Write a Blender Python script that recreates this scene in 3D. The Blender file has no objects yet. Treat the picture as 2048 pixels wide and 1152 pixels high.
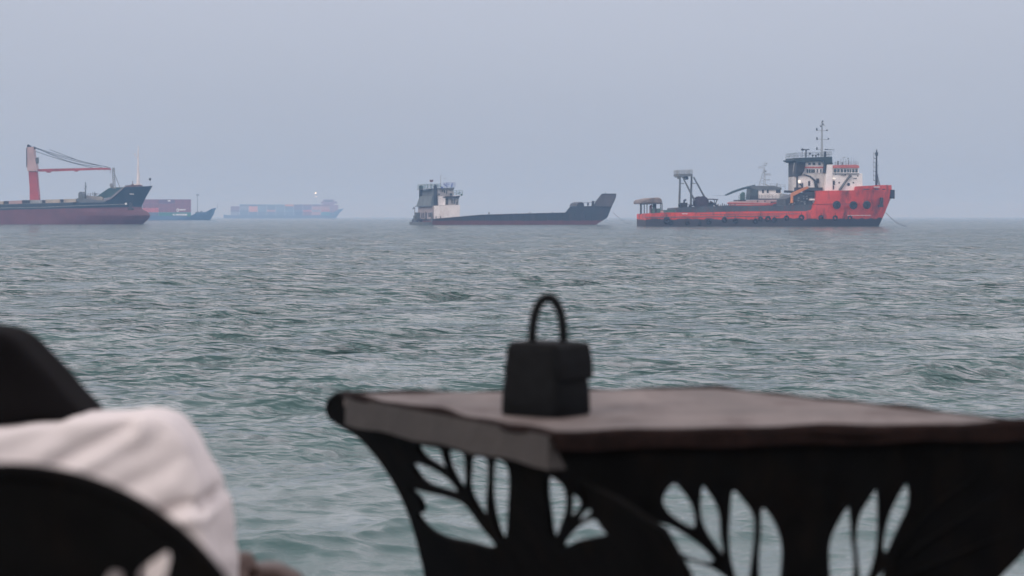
import bpy, bmesh, math, random
import numpy as np
from mathutils import Vector, Matrix

random.seed(7)
rng = np.random.default_rng(11)
SC = bpy.context.scene
COL = SC.collection
R = math.radians

# ------------------------------------------------------------------ camera
H = 2.6                 # eye height above the sea
FPX = 4200.0            # focal length in pixels of the 2048 px wide photograph
HOR = 433.5             # horizon row of the photograph
PITCH = math.atan((576 - HOR) / FPX)
cam = bpy.data.cameras.new('camera')
cam.lens = 36 * FPX / 2048
cam.sensor_width = 36
cam.clip_start = 0.1
cam.clip_end = 60000
cam.dof.use_dof = True
cam.dof.focus_distance = 45
cam.dof.aperture_fstop = 3.9
camo = bpy.data.objects.new('camera', cam)
camo.location = (0, 0, H)
camo.rotation_euler = (math.pi / 2 - PITCH, 0, 0)
COL.objects.link(camo)
SC.camera = camo

# ------------------------------------------------------------------ sky and light
SUN_EL, SUN_ROT = R(28), R(250)
w = bpy.data.worlds.new('World')
SC.world = w
w.use_nodes = True
nt = w.node_tree
nt.nodes.clear()
N = nt.nodes.new
L = nt.links.new
out = N('ShaderNodeOutputWorld')
bg = N('ShaderNodeBackground')
bg.inputs['Strength'].default_value = 0.1
sky = N('ShaderNodeTexSky')
sky.sky_type = 'NISHITA'
sky.sun_disc = False
sky.sun_elevation = SUN_EL
sky.sun_rotation = SUN_ROT
sky.dust_density = 4
sky.air_density = 1.5
tc = N('ShaderNodeTexCoord')
sep = N('ShaderNodeSeparateXYZ')
L(tc.outputs['Generated'], sep.inputs[0])
ramp = N('ShaderNodeValToRGB')             # overcast cloud layer, brightened just above the view to light water and foreground
ramp.color_ramp.elements[0].position = 0.5
ramp.color_ramp.elements[0].color = (0.40, 0.463, 0.575, 1)
ramp.color_ramp.elements[1].position = 1.0
ramp.color_ramp.elements[1].color = (1.18, 1.13, 1.22, 1)
e = ramp.color_ramp.elements.new(0.555)
e.color = (0.525, 0.57, 0.69, 1)
e = ramp.color_ramp.elements.new(0.575)
e.color = (1.20, 1.17, 1.30, 1)
e = ramp.color_ramp.elements.new(0.64)
e.color = (1.26, 1.21, 1.32, 1)
mr = N('ShaderNodeMapRange')
mr.inputs['From Min'].default_value = -1
mr.inputs['From Max'].default_value = 1
L(sep.outputs['Z'], mr.inputs['Value'])
L(mr.outputs['Result'], ramp.inputs['Fac'])
sc10 = N('ShaderNodeVectorMath')
sc10.operation = 'SCALE'
sc10.inputs['Scale'].default_value = 10.0
L(ramp.outputs['Color'], sc10.inputs[0])
cn = N('ShaderNodeTexNoise')
cn.inputs['Scale'].default_value = 3.0
cn.inputs['Detail'].default_value = 4
cmap = N('ShaderNodeMapping')
cmap.inputs['Scale'].default_value = (1, 1, 5)
L(tc.outputs['Generated'], cmap.inputs['Vector'])
L(cmap.outputs['Vector'], cn.inputs['Vector'])
cm = N('ShaderNodeMapRange')
cm.inputs['To Min'].default_value = 0.95
cm.inputs['To Max'].default_value = 1.05
L(cn.outputs['Fac'], cm.inputs['Value'])
scn = N('ShaderNodeVectorMath')
scn.operation = 'SCALE'
L(sc10.outputs[0], scn.inputs[0])
L(cm.outputs['Result'], scn.inputs['Scale'])
mix = N('ShaderNodeMixRGB')
mix.inputs['Fac'].default_value = 0.93
L(sky.outputs['Color'], mix.inputs['Color1'])
L(scn.outputs[0], mix.inputs['Color2'])
L(mix.outputs['Color'], bg.inputs['Color'])
L(bg.outputs[0], out.inputs['Surface'])

sun = bpy.data.lights.new('sun', 'SUN')
sun.energy = 1.1
sun.angle = R(20)
sun.color = (1.0, 0.93, 0.88)
suno = bpy.data.objects.new('sun', sun)
# sun behind the camera's left shoulder, veiled by cloud
suno.rotation_euler = (R(90) - SUN_EL, 0, R(-45))
COL.objects.link(suno)

SC.view_settings.view_transform = 'Standard'
SC.view_settings.look = 'None'
SC.view_settings.exposure = 0
SC.view_settings.gamma = 1
SC.cycles.use_denoising = True
SC.cycles.volume_bounces = 1
SC.cycles.max_bounces = 6
SC.cycles.transparent_max_bounces = 8

# ------------------------------------------------------------------ helpers
def mat(name, col, rough=0.6, var=0.12, scale=0.6, metal=0.0, stain=None, stain_amt=0.0, stain_scale=0.4, bump=0.0,
        bump_scale=30, spec=0.5):
    m = bpy.data.materials.new(name)
    m.use_nodes = True
    t = m.node_tree
    b = t.nodes['Principled BSDF']
    b.inputs['Roughness'].default_value = rough
    b.inputs['Metallic'].default_value = metal
    b.inputs['Specular IOR Level'].default_value = spec
    tc = t.nodes.new('ShaderNodeTexCoord')
    n = t.nodes.new('ShaderNodeTexNoise')
    n.inputs['Scale'].default_value = scale
    n.inputs['Detail'].default_value = 5
    t.links.new(tc.outputs['Object'], n.inputs['Vector'])
    mr = t.nodes.new('ShaderNodeMapRange')
    mr.inputs['From Min'].default_value = 0.3
    mr.inputs['From Max'].default_value = 0.7
    mr.inputs['To Min'].default_value = 1 - var
    mr.inputs['To Max'].default_value = 1 + var
    t.links.new(n.outputs['Fac'], mr.inputs['Value'])
    vm = t.nodes.new('ShaderNodeVectorMath')
    vm.operation = 'SCALE'
    vm.inputs[0].default_value = col
    t.links.new(mr.outputs['Result'], vm.inputs['Scale'])
    src = vm.outputs[0]
    if stain:
        n2 = t.nodes.new('ShaderNodeTexNoise')
        n2.inputs['Scale'].default_value = stain_scale
        n2.inputs['Detail'].default_value = 8
        n2.inputs['Roughness'].default_value = 0.7
        mp = t.nodes.new('ShaderNodeMapping')
        mp.inputs['Scale'].default_value = (1, 1, 0.35)
        t.links.new(tc.outputs['Object'], mp.inputs['Vector'])
        t.links.new(mp.outputs['Vector'], n2.inputs['Vector'])
        r2 = t.nodes.new('ShaderNodeMapRange')
        r2.inputs['From Min'].default_value = 0.5
        r2.inputs['From Max'].default_value = 0.68
        r2.inputs['To Max'].default_value = stain_amt
        t.links.new(n2.outputs['Fac'], r2.inputs['Value'])
        mx = t.nodes.new('ShaderNodeMixRGB')
        t.links.new(r2.outputs['Result'], mx.inputs['Fac'])
        t.links.new(src, mx.inputs['Color1'])
        mx.inputs['Color2'].default_value = (*stain, 1)
        src = mx.outputs['Color']
    t.links.new(src, b.inputs['Base Color'])
    if bump:
        n3 = t.nodes.new('ShaderNodeTexNoise')
        n3.inputs['Scale'].default_value = bump_scale
        n3.inputs['Detail'].default_value = 6
        t.links.new(tc.outputs['Object'], n3.inputs['Vector'])
        bp = t.nodes.new('ShaderNodeBump')
        bp.inputs['Strength'].default_value = bump
        bp.inputs['Distance'].default_value = 0.01
        t.links.new(n3.outputs['Fac'], bp.inputs['Height'])
        t.links.new(bp.outputs['Normal'], b.inputs['Normal'])
    return m


def hull_mat(name, top, boot, zb, slope=0.0, rust=(0.12, 0.06, 0.035), amt=0.4, edge=0.25):
    """paint above, boot-topping below a (slightly sloping) line, with stains"""
    m = mat(name, top, 0.55, 0.16, 0.3, stain=rust, stain_amt=amt, stain_scale=0.35)
    t = m.node_tree
    b = t.nodes['Principled BSDF']
    old = b.inputs['Base Color'].links[0].from_socket
    tc = t.nodes.new('ShaderNodeTexCoord')
    sp = t.nodes.new('ShaderNodeSeparateXYZ')
    t.links.new(tc.outputs['Object'], sp.inputs[0])
    ml = t.nodes.new('ShaderNodeMath')
    ml.operation = 'MULTIPLY_ADD'
    t.links.new(sp.outputs['X'], ml.inputs[0])
    ml.inputs[1].default_value = slope
    t.links.new(sp.outputs['Z'], ml.inputs[2])
    n = t.nodes.new('ShaderNodeTexNoise')
    n.inputs['Scale'].default_value = 0.5
    n.inputs['Detail'].default_value = 6
    t.links.new(tc.outputs['Object'], n.inputs['Vector'])
    ad = t.nodes.new('ShaderNodeMath')
    ad.operation = 'MULTIPLY_ADD'
    t.links.new(n.outputs['Fac'], ad.inputs[0])
    ad.inputs[1].default_value = edge
    t.links.new(ml.outputs[0], ad.inputs[2])
    r = t.nodes.new('ShaderNodeMapRange')
    r.inputs['From Min'].default_value = zb + edge / 2 - 0.08
    r.inputs['From Max'].default_value = zb + edge / 2 + 0.08
    t.links.new(ad.outputs[0], r.inputs['Value'])
    n4 = t.nodes.new('ShaderNodeTexNoise')
    n4.inputs['Scale'].default_value = 0.25
    n4.inputs['Detail'].default_value = 8
    t.links.new(tc.outputs['Object'], n4.inputs['Vector'])
    bm_ = t.nodes.new('ShaderNodeMixRGB')
    t.links.new(n4.outputs['Fac'], bm_.inputs['Fac'])
    bm_.inputs['Color1'].default_value = (boot[0] * 0.55, boot[1] * 0.6, boot[2] * 0.7, 1)
    bm_.inputs['Color2'].default_value = (boot[0] * 1.45, boot[1] * 1.4, boot[2] * 1.3, 1)
    mx = t.nodes.new('ShaderNodeMixRGB')
    t.links.new(r.outputs['Result'], mx.inputs['Fac'])
    t.links.new(bm_.outputs['Color'], mx.inputs['Color1'])
    t.links.new(old, mx.inputs['Color2'])
    t.links.new(mx.outputs['Color'], b.inputs['Base Color'])
    return m


def tag(o, label=None, cat=None, group=None, kind=None):
    if label: o['label'] = label
    if cat: o['category'] = cat
    if group: o['group'] = group
    if kind: o['kind'] = kind
    return o


def empty(name, loc=(0, 0, 0), rz=0.0):
    o = bpy.data.objects.new(name, None)
    o.location = loc
    o.rotation_euler = (0, 0, rz)
    COL.objects.link(o)
    return o


SEPARATE = {'radar_scanner', 'navigation_light', 'deck_locker', 'deck_winch', 'funnel', 'doorway', 'machinery_block', 'deck_fittings', 'fairlead',
            'antenna', 'windlass', 'hatch_gear', 'pipework', 'door', 'tyre_fender', 'crane_head', 'mooring_gear', 'derrick_post', 'stern_locker', 'stern_davit',
            'life_raft_case', 'engine_vent', 'upper_panel', 'gantry_platform', 'rubbing_strake', 'upper_casing', 'sheave', 'kingpost'}


class MB:
    def __init__(s):
        s.v, s.f = [], []

    def add(s, vs, fs):
        n = len(s.v)
        s.v += [tuple(p) for p in vs]
        s.f += [tuple(n + i for i in f) for f in fs]
        return s

    def box(s, x0, x1, y0, y1, z0, z1, tx=0.0):
        """tx shrinks the top in x and y"""
        return s.add([(x0, y0, z0), (x1, y0, z0), (x1, y1, z0), (x0, y1, z0),
                      (x0 + tx, y0 + tx, z1), (x1 - tx, y0 + tx, z1), (x1 - tx, y1 - tx, z1), (x0 + tx, y1 - tx, z1)],
                     [(3, 2, 1, 0), (4, 5, 6, 7), (0, 1, 5, 4), (1, 2, 6, 5), (2, 3, 7, 6), (3, 0, 4, 7)])

    def prism(s, pts, y0, y1):
        """outline in x-z, pushed from y0 to y1"""
        n = len(pts)
        a = sum(pts[i][0] * pts[(i + 1) % n][1] - pts[(i + 1) % n][0] * pts[i][1] for i in range(n))
        if a < 0: pts = pts[::-1]
        vs = [(x, y0, z) for x, z in pts] + [(x, y1, z) for x, z in pts]
        fs = [tuple(range(n)), tuple(range(2 * n - 1, n - 1, -1))]
        fs += [(i, n + i, n + (i + 1) % n, (i + 1) % n) for i in range(n)]
        return s.add(vs, fs)

    def tube(s, pts, r, n=8, cap=True):
        pts = [Vector(p) for p in pts]
        rr = r if isinstance(r, (list, tuple)) else [r] * len(pts)
        rings = []
        up = None
        for i, p in enumerate(pts):
            d = (pts[min(i + 1, len(pts) - 1)] - pts[max(i - 1, 0)]).normalized()
            if up is None:
                up = Vector((0, 0, 1)) if abs(d.z) < 0.9 else Vector((1, 0, 0))
            a = d.cross(up).normalized()
            b = a.cross(d).normalized()
            up = b
            rings.append([p + (a * math.cos(2 * math.pi * k / n) + b * math.sin(2 * math.pi * k / n)) * rr[i]
                          for k in range(n)])
        vs = [q for ring in rings for q in ring]
        fs = []
        for i in range(len(rings) - 1):
            for k in range(n):
                k2 = (k + 1) % n
                fs.append((i * n + k, i * n + k2, (i + 1) * n + k2, (i + 1) * n + k))
        if cap:
            fs.append(tuple(range(n - 1, -1, -1)))
            fs.append(tuple((len(rings) - 1) * n + k for k in range(n)))
        return s.add(vs, fs)

    def cyl(s, c, axis, r, h, n=20, r2=None):
        c = Vector(c); ax = Vector(axis).normalized()
        return s.tube([c - ax * h / 2, c + ax * h / 2], [r, r2 if r2 is not None else r], n)

    def torus(s, c, axis, R0, r, n=24, m=10):
        c = Vector(c); ax = Vector(axis).normalized()
        a = ax.orthogonal().normalized(); b = ax.cross(a)
        vs, fs = [], []
        for i in range(n):
            t = 2 * math.pi * i / n
            d = a * math.cos(t) + b * math.sin(t)
            for j in range(m):
                q = 2 * math.pi * j / m
                vs.append(c + d * (R0 + r * math.cos(q)) + ax * r * math.sin(q))
        for i in range(n):
            for j in range(m):
                fs.append((i * m + j, ((i + 1) % n) * m + j, ((i + 1) % n) * m + (j + 1) % m, i * m + (j + 1) % m))
        return s.add(vs, fs)

    def ball(s, c, rx, ry=None, rz=None, n=14, m=9):
        ry = ry or rx; rz = rz or rx
        vs, fs = [(c[0], c[1], c[2] + rz)], []
        for i in range(1, m):
            p = math.pi * i / m
            for j in range(n):
                t = 2 * math.pi * j / n
                vs.append((c[0] + rx * math.sin(p) * math.cos(t), c[1] + ry * math.sin(p) * math.sin(t), c[2] + rz * math.cos(p)))
        vs.append((c[0], c[1], c[2] - rz))
        for j in range(n):
            fs.append((0, 1 + j, 1 + (j + 1) % n))
            fs.append((len(vs) - 1, len(vs) - 1 - n + (j + 1) % n, len(vs) - 1 - n + j))
        for i in range(m - 2):
            for j in range(n):
                a = 1 + i * n
                fs.append((a + j, a + n + j, a + n + (j + 1) % n, a + (j + 1) % n))
        return s.add(vs, fs)

    def pieces(s, gap=0.12):
        """touching solids stay together, separate ones become meshes of their own"""
        n = len(s.v)
        up_ = list(range(n))
        def find(i):
            while up_[i] != i:
                up_[i] = up_[up_[i]]; i = up_[i]
            return i
        for f in s.f:
            for i in f[1:]: up_[find(i)] = find(f[0])
        comp = {}
        for i in range(n): comp.setdefault(find(i), []).append(i)
        ks = list(comp)
        bb = []
        for k in ks:
            a = np.array([s.v[i] for i in comp[k]]); bb.append((a.min(0) - gap / 2, a.max(0) + gap / 2))
        g = list(range(len(ks)))
        def fg(i):
            while g[i] != i: i = g[i]
            return i
        for i in range(len(ks)):
            for j in range(i):
                if np.all(bb[i][0] <= bb[j][1]) and np.all(bb[j][0] <= bb[i][1]): g[fg(i)] = fg(j)
        groups = {}
        for i, k in enumerate(ks): groups.setdefault(fg(i), set()).update(comp[k])
        out_ = []
        for vs in groups.values():
            m = MB(); idx = sorted(vs); mp = {a: b for b, a in enumerate(idx)}
            m.v = [s.v[i] for i in idx]
            m.f = [tuple(mp[i] for i in f) for f in s.f if f[0] in vs]
            out_.append(m)
        return out_

    def build(s, name, material, parent=None, smooth=False, bevel=0.0):
        me = bpy.data.meshes.new(name)
        me.from_pydata(s.v, [], s.f)
        me.validate()
        me.update()
        if smooth:
            me.polygons.foreach_set('use_smooth', [True] * len(me.polygons))
        o = bpy.data.objects.new(name, me)
        COL.objects.link(o)
        if material: me.materials.append(material)
        if parent: o.parent = parent
        if bevel:
            bv = o.modifiers.new('b', 'BEVEL')
            bv.width = bevel; bv.segments = 2; bv.limit_method = 'ANGLE'
        return o


FE = FPX / math.cos(PITCH)


def pt(px, py, d):
    """point at ground distance d (along +y) seen at the photo's pixel"""
    a = PITCH + math.atan((py - 576) / FPX)
    z = H - d * math.tan(a)
    depth = d * math.cos(PITCH) + (H - z) * math.sin(PITCH)
    return Vector(((px - 1024) / FPX * depth, d, z))


class Ship:
    """local frame of a vessel: x to its bow, y away from the shore, z up from the water; sizes in metres"""
    def __init__(s, name, px0, wl, yaw, beam, label, cat, group=None, shift=0.0):
        s.d = H * FPX / (wl - HOR)
        s.yaw = R(yaw)
        s.c, s.s = math.cos(s.yaw), math.sin(s.yaw)
        s.B = beam
        s.d += shift
        s.x0 = (px0 - 1024) / FE * s.d
        s.root = empty(name, (s.x0, s.d, 0), s.yaw)
        tag(s.root, label, cat, group)

    def X(s, px, y=None):
        if y is None: y = -s.B / 2
        t = (px - 1024) / FE
        return (t * (s.d + y * s.c) - s.x0 + y * s.s) / (s.c - t * s.s)

    def Z(s, py, x=0.0, y=None):
        if y is None: y = -s.B / 2
        return H + (s.d + x * s.s + y * s.c) * (HOR - py) / FPX

    def P(s, px, py, y=None):
        if y is None: y = -s.B / 2
        x = s.X(px, y)
        return (x, y, s.Z(py, x, y))

    def box(s, mb, px0, px1, py0, py1, y0, y1, tx=0.0):
        a = s.P(px0, py1, y0); b = s.P(px1, py0, y0)
        return mb.box(a[0], b[0], y0, y1, a[2], b[2], tx)

    def prism(s, mb, pts, y0, y1):
        q = [s.P(a, b, y0) for a, b in pts]
        return mb.prism([(p[0], p[2]) for p in q], y0, y1)

    def tube(s, mb, pts, r, n=6):
        return mb.tube([s.P(*p) for p in pts], r, n)

    def part(s, name, mb, m, parent=None, **k):
        if name in SEPARATE:
            o = None
            for piece in mb.pieces():
                o = piece.build(name, m, parent or s.root, **k)
            return o
        return mb.build(name, m, parent or s.root, **k)

    def hull(s, m, sheer, stern, stem, entrance, blunt=False, fshift=0.0, zb=-2.0, flare=0.5, nst=120, tuck=0.06, name='hull'):
        """sheer: [(px,py)] stern to bow; stem: [(px,py)] water to top; entrance: metres over which the bow narrows"""
        B2 = s.B / 2
        sh = [(s.P(a, b)[0], s.P(a, b)[2]) for a, b in sheer]
        yb = -B2 if blunt else 0.0
        st = [(s.P(a, b, yb)[0], s.P(a, b, yb)[2]) for a, b in stem]
        sx = [p[0] for p in sh]; sz = [p[1] for p in sh]
        tz = [p[1] for p in st]; txx = [p[0] for p in st]
        xs0 = s.X(stern)
        xmax = max(txx)
        xs = np.unique(np.concatenate([np.linspace(xs0, xmax, nst),
                                       np.linspace(xmax - entrance * 1.2, xmax, nst // 2), np.array(sx)]))
        xs = xs[(xs >= xs0) & (xs <= xmax + 1e-6)]
        nv = 22
        vs = []
        for x in xs:
            zt = float(np.interp(x, sx, sz))
            for k in range(nv):
                v = k / (nv - 1)
                z = zb + v * (zt - zb)
                xe = float(np.interp(z, tz, txx))
                xx = min(x, xe)
                if blunt:
                    hb = B2
                else:
                    Lr = entrance * (1.0 + flare * (1 - v))
                    t = max(0.0, min(1.0, (xe - xx) / Lr))
                    hb = B2 * (1 - (1 - t) ** 2.2) ** 0.8
                ta = max(0.0, min(1.0, (xx - xs0) / (s.B * 0.5)))
                hb *= 1 - tuck * (1 - ta) ** 2
                vs.append((xx, hb, z))
        n = len(xs)
        fs = []
        far = []
        for i, (a, b, c) in enumerate(vs):
            x = xs[i // nv]
            v = (i % nv) / (nv - 1)
            far.append((a, b, zb + v * (float(np.interp(x - fshift, sx, sz)) - zb)))
        V = [(a, -b, c) for a, b, c in vs] + far
        M = n * nv
        for i in range(n - 1):
            for k in range(nv - 1):
                a, b, c, d = i * nv + k, (i + 1) * nv + k, (i + 1) * nv + k + 1, i * nv + k + 1
                fs.append((a, b, c, d))
                fs.append((M + d, M + c, M + b, M + a))
            a, b = i * nv + nv - 1, (i + 1) * nv + nv - 1
            if not blunt: fs.append((a, b, M + b, M + a))
        for k in range(nv - 1):
            fs.append((k + 1, M + k + 1, M + k, k))
            e = (n - 1) * nv
            fs.append((e + k, M + e + k, M + e + k + 1, e + k + 1))
        if blunt:      # open well between two side walls
            zd = min(sz) - 0.6
            base = len(V)
            for i in range(n):
                k = i * nv + nv - 1
                a, f = V[k], V[M + k]
                xi = min(a[0], float(np.interp(zd, tz, txx)) - .2)
                V += [(min(a[0], f[0]), a[1] + .3, a[2]), (xi, a[1] + .3, zd), (xi, f[1] - .3, zd), (f[0], f[1] - .3, f[2])]
            for i in range(n - 1):
                p = [i * nv + nv - 1] + [base + 4 * i + j for j in range(4)] + [M + i * nv + nv - 1]
                q = [(i + 1) * nv + nv - 1] + [base + 4 * (i + 1) + j for j in range(4)] + [M + (i + 1) * nv + nv - 1]
                for j in range(5): fs.append((p[j], q[j], q[j + 1], p[j + 1]))
        return MB().add(V, fs).build(name, m, s.root)


def rails(S, mb, pts, h, step, r=0.03, rows=3):
    """guard rail along local 3-D points"""
    for a, b in zip(pts[:-1], pts[1:]):
        a, b = Vector(a), Vector(b)
        n = max(1, int((b - a).length / step))
        for i in range(n + 1):
            p = a.lerp(b, i / n)
            mb.tube([p, p + Vector((0, 0, h))], r, 4)
        for k in range(1, rows + 1):
            o = Vector((0, 0, h * k / rows))
            mb.tube([a + o, b + o], r, 4)


# ------------------------------------------------------------------ materials
M_white = mat('white_paint', (0.84, 0.79, 0.77), 0.5, 0.06, 0.5, stain=(0.40, 0.30, 0.25), stain_amt=0.4, stain_scale=0.5)
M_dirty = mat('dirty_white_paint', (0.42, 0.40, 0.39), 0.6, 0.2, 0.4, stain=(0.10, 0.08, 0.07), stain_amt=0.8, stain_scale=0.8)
M_grey = mat('grey_paint', (0.11, 0.125, 0.13), 0.6, 0.25, 0.5, stain=(0.05, 0.035, 0.03), stain_amt=0.6, stain_scale=0.7)
M_lgrey = mat('light_grey_paint', (0.26, 0.28, 0.29), 0.6, 0.2, 0.5, stain=(0.12, 0.08, 0.06), stain_amt=0.5, stain_scale=0.7)
M_dark = mat('dark_steel', (0.025, 0.027, 0.03), 0.6, 0.3, 0.6, stain=(0.07, 0.035, 0.025), stain_amt=0.5, stain_scale=0.8)
M_soot = mat('soot_black_paint', (0.02, 0.024, 0.03), 0.7, 0.3, 0.5, stain=(0.06, 0.04, 0.035), stain_amt=0.4, stain_scale=0.5)
M_rubber = mat('rubber', (0.014, 0.015, 0.018), 0.8, 0.3, 1.5)
M_glass = mat('wheelhouse_glass', (0.05, 0.07, 0.08), 0.15, 0.2, 0.5)
M_red = mat('red_paint', (0.48, 0.060, 0.035), 0.5, 0.14, 0.3, stain=(0.16, 0.04, 0.03), stain_amt=0.6, stain_scale=0.5)
M_rroof = mat('faded_red_paint', (0.50, 0.13, 0.11), 0.6, 0.15, 0.6)
M_orange = mat('orange_paint', (0.55, 0.20, 0.08), 0.55, 0.15, 0.6, stain=(0.2, 0.08, 0.04), stain_amt=0.5)
M_maroon = mat('crane_red_paint', (0.36, 0.055, 0.06), 0.6, 0.2, 0.25, stain=(0.16, 0.05, 0.05), stain_amt=0.5, stain_scale=0.25)
M_pink = mat('faded_pink_white_paint', (0.43, 0.30, 0.295), 0.6, 0.15, 0.3, stain=(0.32, 0.16, 0.14), stain_amt=0.6, stain_scale=0.4)
M_cream = mat('cream_hatch_paint', (0.42, 0.37, 0.30), 0.6, 0.2, 0.4, stain=(0.25, 0.12, 0.10), stain_amt=0.6, stain_scale=0.3)
M_tarp = mat('weathered_tarpaulin', (0.20, 0.165, 0.15), 0.9, 0.35, 0.9, stain=(0.06, 0.06, 0.065), stain_amt=0.8, stain_scale=0.6)
M_blue = mat('blue_rail_paint', (0.10, 0.14, 0.36), 0.6, 0.1, 0.6)
M_green = mat('dull_green_paint', (0.07, 0.14, 0.12), 0.6, 0.2, 0.6)
M_letter = mat('white_lettering', (0.75, 0.75, 0.75), 0.6, 0.05, 1)
M_iron = mat('black_iron', (0.0028, 0.0027, 0.0026), 0.8, 0.4, 12, stain=(0.008, 0.0055, 0.004), stain_amt=0.7, stain_scale=14, bump=0.3, spec=0.05)


def lamp_mat(name, strength):
    m = bpy.data.materials.new(name)
    m.use_nodes = True
    t = m.node_tree
    b = t.nodes['Principled BSDF']
    b.inputs['Base Color'].default_value = (0.9, 0.88, 0.8, 1)
    b.inputs['Emission Color'].default_value = (1, 0.93, 0.80, 1)
    b.inputs['Emission Strength'].default_value = strength
    return m


# ------------------------------------------------------------------ sea
def sea():
    half = R(17.0)
    th = np.concatenate([np.linspace(-R(80), -half, 40)[:-1], np.linspace(-half, half, 860), np.linspace(half, R(80), 40)[1:]])
    r = [9.0]
    while r[-1] < 150: r.append(r[-1] * 1.0021)
    while r[-1] < 450: r.append(r[-1] * 1.0032)
    while r[-1] < 1500: r.append(r[-1] * 1.0065)
    while r[-1] < 11500: r.append(r[-1] * 1.05)
    r = np.array(r)
    th = th.astype(np.float64)
    T, RR = np.meshgrid(th, r)
    # fan starts well behind the shoreline so a step aside still looks at fine mesh
    X = (RR * np.sin(T)).astype(np.float32).ravel()
    Y = (RR * np.cos(T)).astype(np.float32).ravel()
    spacing = np.gradient(r)
    SP = np.repeat(spacing, len(th)).astype(np.float32)
    out_ = np.abs(T).ravel() > half + 0.001
    SP[out_] = np.maximum(SP[out_], (RR.ravel()[out_] * R(1.6)).astype(np.float32))
    Zd = np.zeros_like(X); DX = np.zeros_like(X); DY = np.zeros_like(X)
    J = np.zeros_like(X)
    LOST = np.zeros_like(X)
    nw = 210
    lam = np.exp(rng.uniform(math.log(0.16), math.log(9.0), nw))
    # slope spectrum: broad hump round 1.5..5 m, weaker ripples
    ll = np.log(lam)
    steep = 0.020 * np.exp(-((ll - math.log(0.32)) / 0.5) ** 2) + 0.016 * np.exp(-((ll - math.log(1.2)) / 0.55) ** 2) + 0.011 * np.exp(-((ll - math.log(3.6)) / 0.6) ** 2) + 0.003
    ang = R(-90) + R(22) + rng.normal(0, 1, nw) * np.where(lam < 0.9, R(32), R(36))         # travelling to the shore, a little to the right
    ph = rng.uniform(0, 2 * math.pi, nw)
    # patchiness of the wind
    g = (1 + 0.2 * np.sin(X * 0.11 + Y * 0.043 + 1.0) * np.sin(Y * 0.06 - X * 0.02) + 0.38 * np.sin(X * 0.83 - Y * 0.33 + 2 + 1.5 * np.sin(Y * .21 + X * .13))
         * np.sin(Y * 0.47 + 0.5 + 1.3 * np.sin(X * .37))).astype(np.float32)
    for i in range(nw):
        k = 2 * math.pi / lam[i]
        a = steep[i] / k
        kx, ky = k * math.cos(ang[i]), k * math.sin(ang[i])
        lo = np.clip((lam[i] / SP - 2.2) / 2.5, 0, 1)
        LOST += ((1 - lo ** 2) * steep[i] ** 2).astype(np.float32)
        sel = np.nonzero(lo > 0)[0]
        if len(sel) == 0: continue
        p = (kx * X[sel].astype(np.float64) + ky * Y[sel] + ph[i])
        p = np.mod(p, 2 * math.pi).astype(np.float32)
        A = (a * lo[sel] * g[sel]).astype(np.float32)
        s_, c_ = np.sin(p), np.cos(p)
        Zd[sel] += A * c_
        q = 1.15
        DX[sel] -= q * A * math.cos(ang[i]) * s_
        DY[sel] -= q * A * math.sin(ang[i]) * s_
        J[sel] += q * A * k * c_
    global SEA_J
    foam = np.clip((J - 0.95) / 0.3, 0, 1) * np.clip((RR.ravel() - 60) / 60, 0, 1)
    # one small breaking crest here and there
    for (px, py, wx, wy, am) in [(367, 515, 0.9, 0.5, 1), (1812, 525, 1.2, 0.5, 1), (857, 562, 0.5, 0.4, .7), (605, 466, 2.5, 3, .8),
                                 (1560, 531, 0.8, 0.4, .9), (1320, 490, 1.4, 1.2, .7), (830, 483, 1.5, 1.5, .8), (1710, 617, .5, .3, .7),
                                 (1045, 452, 3, 6, .7), (1110, 451, 3, 6, .7), (150, 455, 6, 8, .6), (1900, 470, 2.0, 3, .6)]:
        d = H * FPX / (py - HOR)
        x = (px - 1024) / FE * d
        q = ((X - x) / wx) ** 2 + ((Y - d) / wy) ** 2
        foam = np.maximum(foam, am * np.exp(-q))
        Zd += (0.10 * am * np.exp(-q / 2)).astype(np.float32)
    co = np.empty((len(X), 3), np.float32)
    co[:, 0] = X + DX; co[:, 1] = Y + DY; co[:, 2] = Zd - 0.0
    nr, nc = len(r), len(th)
    idx = np.arange(nr * nc).reshape(nr, nc)
    q = np.stack([idx[:-1, :-1], idx[:-1, 1:], idx[1:, 1:], idx[1:, :-1]], -1).reshape(-1, 4)
    q = q[:, ::-1]
    me = bpy.data.meshes.new('sea')
    me.vertices.add(len(co))
    me.vertices.foreach_set('co', co.ravel())
    me.loops.add(q.size)
    me.loops.foreach_set('vertex_index', q.ravel().astype(np.int32))
    me.polygons.add(len(q))
    me.polygons.foreach_set('loop_start', np.arange(0, q.size, 4, dtype=np.int32))
    me.polygons.foreach_set('use_smooth', np.ones(len(q), bool))
    me.update()
    at = me.attributes.new('foam', 'FLOAT', 'POINT')
    at.data.foreach_set('value', foam.astype(np.float32))
    at = me.attributes.new('fine_chop', 'FLOAT', 'POINT')
    at.data.foreach_set('value', np.sqrt(LOST / LOST.max()).astype(np.float32))
    o = bpy.data.objects.new('sea', me)
    COL.objects.link(o)
    tag(o, 'choppy grey green sea with small waves out to the horizon', kind='structure')
    m = bpy.data.materials.new('sea_water')
    m.use_nodes = True
    t = m.node_tree
    b = t.nodes['Principled BSDF']
    n_ = t.nodes.new; l_ = t.links.new
    b.inputs['Roughness'].default_value = 0.12
    b.inputs['IOR'].default_value = 1.36
    g_ = n_('ShaderNodeNewGeometry')
    nn = n_('ShaderNodeTexNoise'); nn.inputs['Scale'].default_value = 0.15; nn.inputs['Detail'].default_value = 3
    l_(g_.outputs['Position'], nn.inputs['Vector'])
    mx = n_('ShaderNodeMixRGB')
    mx.inputs['Color1'].default_value = (0.034, 0.078, 0.076, 1)
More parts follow.
